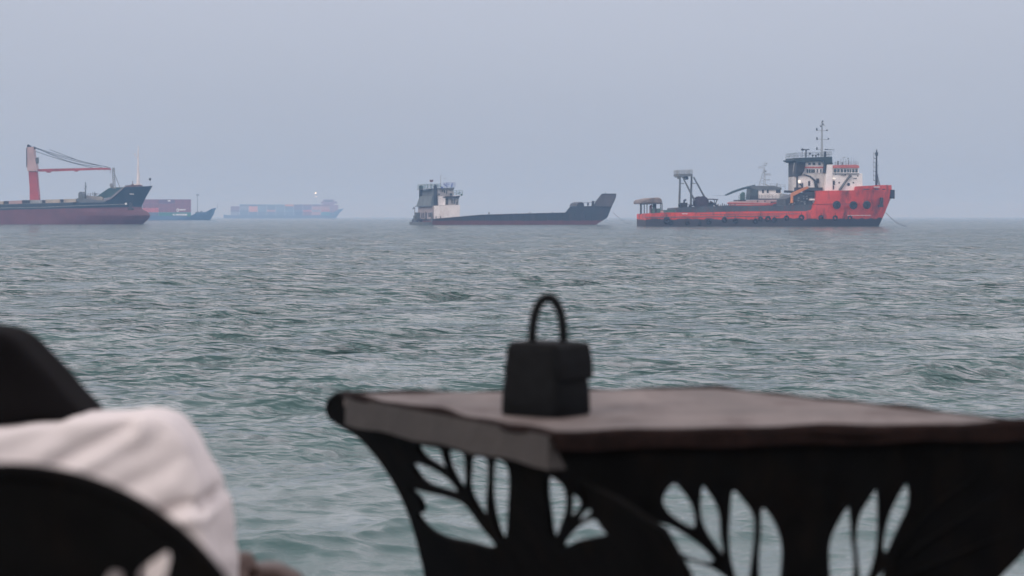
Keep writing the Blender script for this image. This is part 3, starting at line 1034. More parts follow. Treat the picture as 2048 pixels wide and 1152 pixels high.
for py, a_, b_, r in [(359.8, 1528, 1540, .1), (349.8, 1528, 1542, .11), (347, 1530, 1541, .05), (336, 1516, 1527, .09), (333.5, 1517, 1527, .06), (328, 1524, 1534, .06), (331, 1525, 1533, .08)]:
    T.tube(mb, [(a_, py, 0), (b_, py, 0)], r, 5)
mb.ball(T.P(1531, 342.5, 0), .3); mb.ball(T.P(1527, 345, 0), .2); mb.ball(T.P(1533, 327, 0), .18)
T.tube(mb, [(1529, 368, 0), (1546, 376, 0)], 0.12, 5); T.tube(mb, [(1553, 376, 0), (1554, 366, 0)], [.25, .12], 6)
T.tube(mb, [(1570, 379, 0), (1570, 369, 0)], .06, 5)
T.part('lattice_mast', mb, M_lgrey)

# ------------------------------------------------------------------ landing craft
Lc = Ship('landing_craft', 868, 449.5, 22, 14.0,
          'dark landing craft with white stern deckhouse and raised bow ramp', 'landing craft')
M_lch = hull_mat('landing_craft_hull_paint', (0.022, 0.029, 0.038), (0.11, 0.034, 0.036), 1.35, slope=0.0, rust=(0.07, 0.05, 0.05), amt=0.5, edge=0.7)
Lh = Lc.hull(M_lch, [(866, 437.8), (890, 435.6), (920, 433), (963, 429.3), (1030, 427.3), (1085, 426), (1131, 425), (1141, 412.8), (1188, 412), (1191.5, 403),
                     (1203.5, 388), (1204.5, 387.3), (1232, 387.3), (1240, 387.3)], 865,
              [(1190, 450), (1195, 447.5), (1215, 435.2), (1223.5, 413), (1228, 404), (1232, 394), (1232.5, 387)], 1, blunt=True, fshift=6.2, nst=200, tuck=0.0)
# low stern quarter
mb = MB()
mb.box(Lc.X(866) - 3.2, Lc.X(866) - 0.01, -6.9, 6.9, -2, Lc.Z(444))
Lc.part('stern_sponson', mb, M_grey, Lh)
mb = MB()
for y, px in ((7.2, 827.5), (4.2, 836)):
    p = Lc.P(px, 442, y)
    mb.torus((p[0], y - 1.0, p[2]), (0.35, 1, 0.0), 0.66, 0.34, 20, 8)
Lc.part('tyre_fender', mb, mat('grey_rubber', (0.05, 0.05, 0.06), .8, .3, 2), Lh, smooth=True)
x_s = Lc.X(868); x_f = Lc.X(919.8)
mb = MB()      # lower white house: side shell white, stern face a darker grey lilac
Lc.prism(mb, [(868, 437.8), (868, 411.5), (919.8, 410), (919.8, 433.2)], -6.95, 6.9)
lw = Lc.part('deckhouse', mb, M_white)
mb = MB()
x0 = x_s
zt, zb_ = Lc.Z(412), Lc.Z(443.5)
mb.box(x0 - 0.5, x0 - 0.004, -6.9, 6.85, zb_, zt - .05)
af = Lc.part('after_bulkhead', mb, mat('grey_lilac_paint', (0.30, 0.26, 0.27), .6, .2, .5, stain=(.12, .1, .1), stain_amt=.7, stain_scale=.6), lw)
for y in (-5.6, -4.2, -1.6, 0.9, 2.6, 5.2):
    mb = MB()
    door = y == -1.6
    mb.box(x0 - 0.58, x0 - 0.44, y, y + (1.3 if door else .9), zb_ + (.6 if door else 1.5 if y < 0 else 1.2), zb_ + (3.1 if door else 2.9))
    Lc.part('door' if door else 'window', mb, M_dark, lw)
mb = MB()
mb.box(x0 - 1.8, x0 - .5, 5.0, 6.9, zb_ + .8, zb_ + 3)
mb.box(x0 - .7, x0 - .45, -6.9, -6.1, zb_, zb_ + 3)
Lc.part('stern_locker', mb, M_grey, lw)
mb = MB()      # flagstaff, jib winch on the stern
p = Lc.P(829.5, 430, 6.5)
mb.tube([(p[0], 6.5, Lc.Z(443)), (p[0], 6.5, Lc.Z(416))], 0.11, 6)
mb.tube([(p[0], 6.5, Lc.Z(416)), (p[0] + .1, 7.6, Lc.Z(414.5)), (p[0], 8.2, Lc.Z(417.5))], 0.2, 6)
mb.box(p[0] - .6, p[0] + .5, 5.2, 6.9, Lc.Z(444), Lc.Z(431), .2)
Lc.part('stern_davit', mb, M_grey, lw)
# upper dark stern block
mb = MB()
zt2 = Lc.Z(391.4)
x1 = Lc.X(876)
mb.add([(x0 - 1.2, -6.5, Lc.Z(412.9)), (x1, -6.5, Lc.Z(412.9)), (x1, 6.9, Lc.Z(412.9)), (x0 - 1.2, 6.9, Lc.Z(412.9)),
        (x0 - .3, -6.3, zt2), (x1, -6.3, zt2), (x1, 5.9, zt2), (x0 - .3, 5.9, zt2)],
       [(3, 2, 1, 0), (4, 5, 6, 7), (0, 1, 5, 4), (1, 2, 6, 5), (2, 3, 7, 6), (3, 0, 4, 7)])
blk = Lc.part('engine_casing', mb, mat('slate_grey_paint', (0.10, 0.125, 0.135), .65, .2, .5, stain=(.05, .05, .055), stain_amt=.6, stain_scale=.6))
mb = MB()
mb.box(x0 - 1.5, x1 + .2, -6.8, 7.2, Lc.Z(413.2), Lc.Z(411.6))
mb.box(x0 + .2, x1, -6.0, 6.0, zt2 + .003, Lc.Z(379.5))
Lc.part('upper_casing', mb, M_grey, blk)
mb = MB()
Lc.prism(mb, [(868, 411.5), (868.5, 392), (868.5, 372), (871, 369), (874, 371), (874.5, 392), (876.5, 411.5)], -6.75, -6.2)
Lc.part('vent_trunk', mb, M_soot, blk)
mb = MB()
mb.tube([(x0 + .1, 5.6, zt2 - .5), (x0 + .1, 5.6, Lc.Z(372))], [.72, .66], 14)
mb.ball((x0 + .1, 5.6, Lc.Z(372)), .68, .68, .4)
Lc.part('funnel', mb, M_soot, blk)
mb = MB()
Lc.box(mb, 876, 917, 394, 410.2, -5.2, 5.2)
mid = Lc.part('middle_deckhouse', mb, M_dirty)
mb = MB(); Lc.prism(mb, [(875.8, 410.3), (875.8, 392.3), (889, 392.3), (891, 396), (890.5, 410.3)], -6.2, -5.2)
Lc.part('side_plating', mb, M_white, mid)
mb = MB()
Lc.prism(mb, [(886, 395), (887, 393.3), (920.5, 391.6), (920.3, 393), (916, 397), (914, 395.6)], -6.5, 6.0)
Lc.part('bridge_deck', mb, M_dark, mid)
mb = MB(); Lc.box(mb, 906, 920.4, 390.8, 391.6, -6.55, -6.3)
Lc.part('deck_edge', mb, M_white, mid)
mb = MB()
for px, w_, y0_, y1_ in [(891.5, 5, 397, 409.5), (903.5, 1.4, 398, 407), (908.5, 1.6, 398, 408), (913, 2.6, 404, 409.5), (885, 2, 402, 406)]:
    Lc.box(mb, px, px + w_, y0_, y1_, -5.35, -5.15)
Lc.tube(mb, [(906, 409, -6.1), (911, 396, -6.1)], .09); Lc.tube(mb, [(914, 409, -6.1), (918, 395, -6.1)], .12)
Lc.part('door', mb, M_grey, mid)
mb = MB(); Lc.prism(mb, [(875, 393.4), (875, 378), (904.5, 378), (907, 384), (907, 393.4)], -4.6, 4.6)
whl = Lc.part('wheelhouse', mb, M_dirty)
for px, w_, y0_, y1_ in [(877, 2.6, 387, 390), (888, 2.2, 380, 386), (884, 1.8, 380, 384), (893, 1.5, 380, 388), (900, 4.6, 386.5, 391)]:
    mb = MB(); Lc.box(mb, px, px + w_, y0_, y1_, -4.72, -4.55)
    Lc.part('window', mb, M_glass, whl)
mb = MB(); Lc.prism(mb, [(855, 377.5), (874, 376.2), (909.5, 375.2), (907, 380.5), (901, 381.4), (899, 378.5), (855, 378.6)], -5.0, 5.0)
Lc.part('monkey_deck', mb, M_grey, whl)
mb = MB()
a = Lc.P(856, 377, -4.9); b = Lc.P(882, 376.3, -4.9)
rails(Lc, mb, [(a[0], -4.9, a[2]), (b[0], -4.9, b[2]), (b[0], 4.9, b[2]), (a[0], 4.9, a[2]), (a[0], -4.9, a[2])], 1.35, 1.0, 0.05)
Lc.part('guard_rail', mb, M_green, whl)
mb = MB()
a = Lc.P(886, 376, -4.9); b = Lc.P(910.5, 375, -4.9)
rails(Lc, mb, [(a[0], -4.9, a[2]), (b[0], -4.9, b[2]), (b[0], 4.9, b[2])], 1.6, 1.1, 0.045)
Lc.tube(mb, [(893, 371, -4.9), (893, 364.5, -4.9)], .05); Lc.tube(mb, [(896.5, 371, -4.9), (896.5, 364.5, -4.9)], .05)
Lc.tube(mb, [(888, 368, -4), (895, 374, -4)], .15); Lc.tube(mb, [(905, 366, -4), (903, 375, -4)], .15); Lc.tube(mb, [(882, 374, -4.9), (886, 376, -4.9)], .3)
Lc.part('guard_rail', mb, M_blue, whl)
mb = MB()
a = Lc.P(907, 391, -6.2); b = Lc.P(925, 391, -6.2)
rails(Lc, mb, [(a[0], -6.2, a[2]), (b[0], -6.2, b[2])], 1.6, .9, 0.06)
mb.ball(Lc.P(923, 389.5, -6.2), .35); Lc.tube(mb, [(912, 389, -6.2), (922, 384, -6.2)], .08)
Lc.part('guard_rail', mb, M_green, mid)
mb = MB()
Lc.tube(mb, [(881.5, 377, 0), (881.3, 350, 0)], [.12, .07]); Lc.tube(mb, [(881, 350.8, 0), (886, 350, 0)], .06); Lc.tube(mb, [(887, 357.6, 0), (892, 357, 0)], .09)
Lc.tube(mb, [(881.4, 370, 0), (884, 377, 1.5)], .06); Lc.tube(mb, [(862, 377, 0), (862, 358, 0)], .04)
lm = Lc.part('mast', mb, M_lgrey)
mb = MB(); Lc.prism(mb, [(859.5, 359.5), (862, 360.5), (866.5, 359.3), (866.5, 363.4), (862.5, 364.3), (859.7, 363.6)], -.05, .05)
Lc.part('flag', mb, mat('faded_flag_cloth', (.16, .09, .10), .9, .4, 3), lm)
mb = MB()     # gear on the bow
Lc.prism(mb, [(1153, 412.6), (1156, 406.6), (1159, 405.8), (1163, 404), (1168, 407), (1168, 412.6)], -4, 2)
Lc.tube(mb, [(1148.5, 412.6, -5), (1152, 407, -5), (1158, 405.6, -5), (1180, 405, -5), (1190, 403, -5)], .07)
Lc.tube(mb, [(1176, 412.5, -5), (1176, 404.5, -5)], .18); mb.ball(Lc.P(1176, 408, -5), .4)
Lc.tube(mb, [(1185.5, 412.5, -5), (1186, 405, -5)], [.5, .42], 10); mb.ball(Lc.P(1186, 404.3, -5), .48)
Lc.tube(mb, [(1211, 387.3, -6), (1211, 384.6, -6)], .1)
for px in (978, 1060, 1105): Lc.tube(mb, [(px, 430, -6.8), (px, 424.2, -6.8)], .15)
Lc.part('windlass', mb, M_dark)
mb = MB()
Lc.prism(mb, [(1190.8, 412), (1192, 403), (1204.5, 388.3), (1231, 388.3), (1231, 394.5), (1222.5, 413)], -7.05, -7.0)
Lc.part('bow_ramp_side', mb, mat('ramp_paint', (0.075, 0.068, 0.07), .6, .25, .4, stain=(.14, .10, .09), stain_amt=.6, stain_scale=.5), Lh)
mb = MB()
Lc.tube(mb, [(1193, 413, -7.12), (1223, 414.5, -7.12)], .12); Lc.tube(mb, [(1205, 388.5, -7.1), (1231, 388.5, -7.1)], .1)
Lc.tube(mb, [(868, 438.8, -7.05), (920, 434.4, -7.05), (963, 430.6, -7.05), (1030, 428.6, -7.05), (1131, 426.3, -7.05)], .12)
for k in range(24):
    px = 925 + k * 11.2
    Lc.tube(mb, [(px, Lc.B * 0 + 433.5 - (px - 925) * .03, -7.03), (px, 443, -7.03)], .06, 4)
for px in (872, 881): Lc.tube(mb, [(px, 440, -7.2), (px, 432, -7.2)], .12)
Lc.part('hull_frame', mb, M_dark, Lh)
mb = MB()
p0 = Vector(Lc.P(1226, 425, 0)); x2 = Lc.X(1262, 0)
mb.tube([(p0.x + (x2 - p0.x) * t, 0, p0.z * (1 - t) - 0.6 * math.sin(math.pi * t)) for t in [i / 8 for i in range(9)]], .05, 4)
Lc.part('anchor_chain', mb, M_dark)

# ------------------------------------------------------------------ general cargo ship with crane
Cg = Ship('cargo_ship', 40, 448.4, 4, 18.0,
          'dark hulled cargo ship with red boot topping and one tall red deck crane', 'ship')
M_cgh = hull_mat('cargo_hull_paint', (0.016, 0.036, 0.052), (0.135, 0.048, 0.062), 5.0, slope=-0.026, rust=(0.05, 0.05, 0.06), amt=0.5, edge=0.6)
Ch = Cg.hull(M_cgh, [(-420, 417), (-100, 411.5), (0, 409.6), (60, 408), (145, 405.5), (205, 405), (222, 399), (246, 376), (250, 374.2), (275, 373), (306, 370.6), (320, 370.6)],
             -420, [(283, 452), (287, 447), (296, 439), (301.5, 431), (296, 424), (283, 417.5), (283.5, 412), (293, 393), (306.3, 370.5)], 26.0, nst=220, flare=0.3)
mb = MB()      # deck coaming band
Cg.prism(mb, [(-420, 419), (-420, 403), (0, 410.5), (0, 408), (60, 407), (145, 404.6), (145, 404.3), (145, 406), (60, 409), (0, 411)][0:0] or
         [(-420, 418), (-420, 409), (0, 408.2), (60, 406.8), (145, 404.5), (145, 406.5), (60, 409.5), (0, 411)], -8.0, 8.0)
Cg.part('hatch_coaming', mb, M_grey)
for (a_, b_, t0, t1, m_) in [(-60, 7, 403.5, 402.6, M_cream), (17.5, 44, 402, 400.8, M_pink), (54, 84, 400.2, 400, M_lgrey), (91, 121, 399.4, 398.6, M_cream), (127.5, 152, 398.4, 397.8, M_cream)]:
    mb = MB()
    Cg.prism(mb, [(a_, t0 + 7), (a_, t0), (b_, t1), (b_, t1 + 6.5)], -7.2, 7.2)
    Cg.part('hatch_cover', mb, m_)
mb = MB()
for a_, b_, py in [(8, 16.5, 402), (45, 53, 400.3), (84.5, 91, 400), (122, 127, 398.6)]:
    Cg.box(mb, a_, b_, py, 409, -7.4, 7.4)
Cg.box(mb, 54, 60, 400.5, 408, -7.6, -7.3); Cg.tube(mb, [(120.5, 399, -7.6), (123, 407, -7.6)], .15)
Cg.part('hatch_gear', mb, M_dark)
mb = MB()
Cg.tube(mb, [(-420, 418.5, -9.03), (0, 416, -9.03), (80, 414.6, -9.03), (170, 411, -9.03), (250, 408.6, -9.0)], .1)
Cg.part('hull_seam', mb, M_lgrey, Ch)
mb = MB(); mb.cyl(Cg.P(252, 407.6, -8.9), (0, 1, 0), .38, .3, 12)
for k in range(4): Cg.box(mb, 259.5 + k * 2, 260.9 + k * 2, 387.3, 388.8, -6.9, -4.8)
Cg.part('name_lettering', mb, M_letter, Ch)
mb = MB(); p = Cg.P(262, 411, -7.2); mb.box(p[0] - .5, p[0] + .5, -8.0, -7.0, p[2] - 1.2, p[2] + 1); mb.box(p[0] - 1.1, p[0] + 1.1, -8.1, -7.2, p[2] - 1.6, p[2] - 1)
Cg.part('anchor', mb, M_dark, Ch)
# forecastle break: pale sloping wash plate and green inside of the far bulwark
mb = MB()
Cg.prism(mb, [(193, 393.5), (216, 377.5), (222, 375.2), (247, 374.5), (232, 392), (208, 397)], 5.5, 6.0)
Cg.part('far_bulwark', mb, mat('green_bulwark_paint', (0.028, 0.075, 0.075), .6, .2, .4), Ch)
mb = MB()
Cg.prism(mb, [(208, 403), (207, 398), (222, 394), (236, 382), (246, 375), (249.5, 374.4), (232, 390), (222, 398)], -5.5, 4)
Cg.part('forecastle_ladder_plate', mb, mat('pale_plate_paint', (.22, .2, .21), .7, .2, .5), Ch)
mb = MB()
Cg.prism(mb, [(150, 405), (151, 398), (157, 396), (157, 387), (160, 383.5), (164, 383.5), (166.5, 388), (167.5, 397), (190, 400), (212, 401), (212, 406)], -6, 2)
Cg.part('windlass', mb, M_grey)
mb = MB(); Cg.prism(mb, [(167, 400), (167.5, 391), (178, 391), (179, 392), (200, 393), (205, 396), (205, 401)], 0, 5)
Cg.part('deck_store', mb, mat('pale_store_paint', (.30, .28, .25), .6, .2, .4))
mb = MB()
Cg.tube(mb, [(171.3, 400, -1), (171.3, 364, -1)], [.32, .12]); Cg.tube(mb, [(169, 377, -1), (174, 377, -1)], .08); Cg.box(mb, 171.5, 173.4, 371, 375, -1.2, -.8)
Cg.tube(mb, [(170, 367, -1), (174.5, 368, -1)], .06)
for px, h_ in [(176, 387), (181, 386), (186, 384), (190, 383), (194, 386)]: Cg.tube(mb, [(px, 394, 2), (px, h_, 2)], .1)
Cg.tube(mb, [(176, 388, 2), (200, 388, 2)], .07); Cg.box(mb, 188, 191.5, 386, 392, 1.5, 2.5)
Cg.part('derrick_post', mb, M_grey)
# crane
mb = MB()
Cg.prism(mb, [(59.3, 402), (59.3, 375), (57.3, 343), (74.2, 343), (76, 372), (77.8, 388), (78.3, 402)], -1.7, 1.7)
cr = Cg.part('crane', mb, M_maroon, bevel=0.25)
mb = MB()
Cg.prism(mb, [(55.5, 343), (54.3, 335), (53.8, 300), (55.5, 294.5), (68.5, 294.5), (70, 312), (75, 338), (75.2, 343)], -2.1, 2.1)
Cg.part('crane_housing', mb, M_pink, cr, bevel=0.2)
mb = MB()
Cg.box(mb, 55, 60.5, 290.8, 297, -1.5, 1.5); Cg.box(mb, 60, 69.3, 293.6, 299, -1.6, 1.6)
mb.cyl(Cg.P(58, 292, -1.2), (0, 1, 0), .5, .6, 14)
Cg.tube(mb, [(54, 296, -2.2), (53.8, 335, -2.2)], .12)
Cg.part('crane_head', mb, M_dark, cr)
mb = MB(); Cg.box(mb, 72, 77.8, 315, 325, -1.9, -.4, .1); Cg.box(mb, 70.5, 74, 318, 322, -1.5, -.6); Cg.box(mb, 73, 77.5, 325, 327.5, -1.7, -.6)
Cg.part('operator_cab', mb, M_grey, cr)
mb = MB()
Cg.prism(mb, [(74, 341.8), (78, 338.6), (100, 337.6), (200, 335.7), (216, 335.8), (223, 337.5), (222, 340), (200, 339.8), (150, 341.6), (110, 343), (80, 343.4)], -.9, -.55)
Cg.prism(mb, [(74, 341.8), (78, 338.6), (100, 337.6), (200, 335.7), (216, 335.8), (223, 337.5), (222, 340), (200, 339.8), (150, 341.6), (110, 343), (80, 343.4)], .55, .9)
for k in range(12): Cg.box(mb, 82 + k * 11.5, 84 + k * 11.5, 338.6, 340.6, -.56, .56)
Cg.prism(mb, [(92, 342.5), (94, 345.4), (101, 345.6), (103, 342.5)], -.7, .7); Cg.prism(mb, [(148, 341.2), (150, 343.4), (155, 343.4), (157, 341)], -.7, .7)
Cg.part('crane_boom', mb, M_maroon, cr)
mb = MB()
for y, (x1_, y1_), (x2_, y2_), sag in [(-.7, (70, 295), (222, 336), 2.5), (-.5, (70, 296), (216, 334), 5), (.6, (70, 294), (205, 335), 8), (.2, (72, 303), (190, 337), 2), (0.5, (100, 299.5), (160, 322), 0)]:
    P_ = []
    for i in range(15):
        t = i / 14
        P_.append((x1_ + (x2_ - x1_) * t, y1_ + (y2_ - y1_) * t + sag * math.sin(math.pi * t), y))
    Cg.tube(mb, P_, .10, 5)
Cg.part('crane_cable', mb, mat('wire_rope', (.06, .065, .07), .6, .2, 1), cr)
mb = MB()
for px in (225.6, 229.6): Cg.tube(mb, [(px - .4, 338, -.5), (px + 1.5, 378, -.5)], .16, 6); Cg.tube(mb, [(px - .4, 338, .8), (px + 1.5, 378, .8)], .16, 6)
for k in range(9):
    py = 342 + k * 4
    Cg.tube(mb, [(225.6 + k * .15, py, -.5), (229.8 + k * .15, py + 3, -.5)], .1, 5)
    Cg.tube(mb, [(229.8 + k * .15, py, -.5), (225.6 + k * .15, py + 3, -.5)], .1, 5)
Cg.box(mb, 224.8, 229.3, 335.5, 342, -.9, .9)
Cg.tube(mb, [(230, 348, 0), (240, 375, 0)], .13, 5); Cg.tube(mb, [(221, 340, 0), (221, 347, 0)], .1, 5)
Cg.prism(mb, [(219.5, 370), (221, 366.5), (225, 367), (226.5, 371), (225, 376), (221.5, 376)], -1, 1)
Cg.part('boom_crutch', mb, M_lgrey, )
mb = MB()
Cg.tube(mb, [(277, 374, 0), (277.3, 338, 0), (277.3, 291, 0)], [.62, .34, .08], 10)
Cg.tube(mb, [(273.5, 372, 0), (275.5, 330, 0), (276.5, 300, 0)], .09, 5)
Cg.tube(mb, [(271, 310, 0), (273, 315, 0), (279, 316, 0)], .1, 5); Cg.box(mb, 269.5, 272, 307, 311.2, -.2, .2)
Cg.tube(mb, [(268, 369.5, 0), (283, 369.5, 0)], .35, 6)
Cg.part('foremast', mb, mat('pale_mast_paint', (.66, .62, .62), .5, .1, .6))
mb = MB()
Cg.prism(mb, [(247, 374.4), (254, 371.6), (262, 370.6), (264, 368), (266.5, 368), (267, 370.4), (280, 369.4), (285, 371.6), (280, 373)], -2, 2)
Cg.tube(mb, [(250, 374, -4), (251, 371, -4), (262, 370, -4)], .08); Cg.tube(mb, [(265.6, 371, 0), (265.6, 362, 0)], .12)
Cg.part('mooring_gear', mb, mat('rusty_gear', (.14, .08, .08), .8, .3, .8))
mb = MB(); mb.ball(Cg.P(300.6, 358.6, 0), .42, .42, .5); Cg.tube(mb, [(301.5, 371, 0), (300.8, 353, 0)], .025, 4)
Cg.part('anchor_ball', mb, M_dark)

# ------------------------------------------------------------------ containers
def cont_mat(col):
    key = 'container_paint_%d' % int(col[0] * 1000)
    m = mat(key, col, .6, .15, .4, stain=(col[0] * .6, col[1] * .6 + .02, col[2] * .6 + .02), stain_amt=.5, stain_scale=.3)
    return m


CM = {'maroon': cont_mat((.22, .055, .065)), 'red': cont_mat((.52, .09, .08)), 'green': cont_mat((.04, .19, .14)), 'blue': cont_mat((.11, .135, .19)),
      'orange': cont_mat((.72, .28, .13)), 'light blue': cont_mat((.17, .23, .28)), 'pale pink': cont_mat((.50, .26, .24)), 'grey': cont_mat((.27, .27, .30)),
      'purple brown': cont_mat((.13, .05, .09)), 'cream': cont_mat((.52, .42, .33)), 'teal': cont_mat((.03, .21, .22)), 'dark blue': cont_mat((.05, .06, .13))}


def container(Sp, x0, x1, z0, col, label, group, ribs=True, depth=2.44):
    """one steel box with corrugated long side and corner posts; world-placed, own thing"""
    mb = MB()
    hgt = 2.59
    Lx = x1 - x0
    y0 = 0
    n = max(4, int(Lx / 0.55))
    pts = []
    for i in range(n):
        a = .12 + (Lx - .24) * i / n
        dx = (Lx - .24) / n
        pts += [(a, .05), (a + dx * .5, .05), (a + dx * .5, .0), (a + dx, .0)]
    # corrugated wall
    vs, fs = [], []
    for (x, y) in pts:
        vs += [(x, y, .12), (x, y, hgt - .1)]
    for i in range(len(pts) - 1):
        fs.append((2 * i, 2 * i + 2, 2 * i + 3, 2 * i + 1))
    mb.add(vs, fs)
    mb.box(0, .12, -.02, depth, 0, hgt); mb.box(Lx - .12, Lx, -.02, depth, 0, hgt)
    mb.box(.12, Lx - .12, -.02, depth, 0, .12); mb.box(.12, Lx - .12, -.02, depth, hgt - .1, hgt)
    o = mb.build('shipping_container', CM[col], None)
    p = Sp.root.matrix_world if False else Matrix.Translation(Sp.root.location) @ Matrix.Rotation(Sp.yaw, 4, 'Z')
    o.location = p @ Vector((x0, -Sp.B / 2 + .25, z0))
    o.rotation_euler = (0, 0, Sp.yaw)
    tag(o, label, 'container', group)
    return o


ORD = ['first', 'second', 'third', 'fourth', 'fifth', 'sixth', 'seventh', 'eighth', 'ninth', 'tenth', 'eleventh']
TIER = ['bottom', 'second lowest', 'third lowest', 'top', 'extra']

# nearer container ship, half hidden by the crane ship
K = Ship('container_ship', 200, 440.2, 2, 20.0,
         'blue container ship half hidden behind the bow of the dark cargo ship', 'ship')
M_kh = hull_mat('blue_hull_paint', (0.06, 0.13, 0.23), (0.06, 0.08, 0.14), 0.2, amt=.25, rust=(.04, .06, .12))
Kh = K.hull(M_kh, [(-240, 430), (100, 430), (300, 431.5), (376, 431.5), (384, 430.4), (388, 427.8), (398, 425.4), (411, 423.6), (421, 417.6), (433, 414.8), (440, 414.8)],
            -240, [(417, 443), (419.5, 441), (427, 430), (430, 421), (433.3, 414.5)], 22.0)
mb = MB()
K.tube(mb, [(395, 428, 0), (395, 388, 0)], [.35, .2]); K.box(mb, 392.5, 398, 388.5, 391.5, -.8, .8)
K.tube(mb, [(435, 417, 0), (435.5, 406, 0)], .15)
K.part('foremast', mb, M_lgrey)
mb = MB(); K.prism(mb, [(389, 429), (391, 424.5), (396, 423), (399, 425), (402, 421.5), (404, 424.5), (411, 424)], -4, 4)
K.part('windlass', mb, M_grey)
mb = MB(); K.box(mb, -110, -60, 385, 432, -9, 9); K.box(mb, -112, -58, 380, 386, -9.5, 9.5)
K.part('superstructure', mb, M_white)
mb = MB(); K.box(mb, -100, -85, 368, 381, -2, 2, .3)
K.part('funnel', mb, M_blue)
xe = K.X(381.5)
zt0 = K.Z(433.2)
tk = (K.Z(398.6) - zt0) / 4
s_px = K.d / FPX
tiers = [['green', 'green', 'blue', 'teal'], ['maroon', 'maroon', 'red', 'cream'], ['maroon', 'maroon', 'maroon', 'grey'], ['maroon', 'purple brown', 'maroon', 'maroon']]
for ti in range(4):
    for b in range(4):
        x1 = xe - b * 12.35
        nm = tiers[ti][b]
        o = container(K, x1 - 12.19, x1, zt0 + ti * tk, nm,
                      '%s container, %s tier, %s stack from the bow of the blue container ship' % (nm, TIER[ti], ORD[b]),
                      'containers on the blue container ship')
        o.scale = (1, 1, tk / 2.62)
        if b == 0 and ti == 1:
            m2 = MB(); m2.torus((2.2, -.05, 1.3), (0, 1, 0), .75, .28, 18, 6); m2.box(3.4, 8.2, -.10, .0, 1.15, 1.9)
            m2.build('white_logo', M_letter, o)
        if b == 0 and ti == 0:
            m2 = MB()
            for k in range(8): m2.box(.5 + k * 1.12, 1.5 + k * 1.12, -.10, .0, .7, 1.6)
            m2.build('white_lettering', M_letter, o)
        if b == 1 and ti == 0:
            m2 = MB(); m2.box(10.7, 12.0, -.1, 0, .7, 1.6); m2.build('white_lettering', M_letter, o)
        if b == 1 and ti == 3:
            m2 = MB(); m2.box(7.0, 9.0, -.1, 0, 1.3, 2.1); m2.build('white_logo', M_letter, o)

# far container ship in the haze
F = Ship('container_ship', 450, 436.5, 2, 28.0,
         'far container ship faded by haze with lamps lit above its bow', 'ship')
M_fh = hull_mat('slate_blue_hull_paint', (0.06, 0.075, 0.12), (0.07, 0.07, 0.10), 0.4, amt=.2, rust=(.05, .05, .08))
F.hull(M_fh, [(447, 429.4), (454, 430), (470, 430.6), (600, 431), (650, 430), (668, 424), (676, 419), (688, 416.8), (695, 416.8)], 447,
       [(671, 439), (672, 436), (679, 426), (688.3, 416.6)], 24.0)
mb = MB(); F.box(mb, 646, 668, 399, 431, -9, 9); F.box(mb, 642, 674, 403, 407, -9.4, 9.4); F.box(mb, 668, 676, 410, 424, -8, 8)
sup = F.part('superstructure', mb, mat('far_superstructure_paint', (.30, .15, .20), .6, .2, .2))
mb = MB(); F.box(mb, 648, 666, 401, 403.5, -9.55, -9.4)
F.part('window', mb, M_dark, sup)
mb = MB()
F.tube(mb, [(632, 410, 0), (632, 385, 0)], .22); F.tube(mb, [(671, 400, 0), (671, 390, 0)], .3); F.tube(mb, [(656, 400, 0), (656, 391, 0)], .4)
F.part('kingpost', mb, M_lgrey)
for px, py, r in [(631.3, 386.4, .75), (632.3, 393.2, .5)]:
    mb = MB().ball(F.P(px, py, -1), r)
    F.part('lit_mast_lamp', mb, lamp_mat('bright_lamp', 9.0 if r > .6 else 7.0), smooth=True)
pal = ['maroon', 'blue', 'light blue', 'grey', 'purple brown', 'dark blue']
fc = {(0, 0): 'grey', (1, 0): 'purple brown', (2, 0): 'maroon', (3, 0): 'purple brown', (2, 1): 'grey',
      (0, 1): 'blue', (1, 1): 'blue', (3, 1): 'blue', (0, 2): 'blue', (1, 2): 'orange', (2, 2): 'orange', (3, 2): 'dark blue', (0, 3): 'blue', (1, 3): 'light blue', (2, 3): 'light blue', (3, 3): 'blue',
      (0, 4): 'blue', (1, 4): 'pale pink', (2, 4): 'blue', (3, 4): 'light blue', (0, 5): 'blue', (1, 5): 'light blue', (2, 5): 'light blue', (3, 5): 'light blue',
      (0, 6): 'blue', (1, 6): 'light blue', (2, 6): 'blue', (3, 6): 'orange', (0, 7): 'dark blue', (1, 7): 'blue', (2, 7): 'purple brown', (3, 7): 'purple brown',
      (0, 8): 'maroon', (1, 8): 'red', (2, 8): 'purple brown', (3, 8): 'maroon', (0, 9): 'pale pink', (1, 9): 'grey', (2, 9): 'pale pink', (3, 9): 'purple brown',
      (0, 10): 'teal', (1, 10): 'red', (2, 10): 'pale pink', (3, 10): 'maroon'}
xb = F.X(461.5)
zf = F.Z(431.0)
bay = (F.X(660) - xb) / 11
FT = ['bottom', 'second lowest', 'third lowest', 'third highest', 'second highest', 'top']
for b in range(11):
    for ti in range(6):
        if b == 0 and ti == 5: continue
        nm = fc[((0, 0, 1, 2, 2, 3)[ti], b)]
        x0 = xb + b * bay
        container(F, x0, x0 + bay - .5, zf + .1 + ti * (F.Z(409) - zf) / 6, nm,
                  '%s container, %s tier, %s stack from the stern of the hazy far ship' % (nm, FT[ti], ORD[b]),
                  'containers on the hazy far ship').scale = (1, 1, (F.Z(409) - zf) / 6 / 2.62)

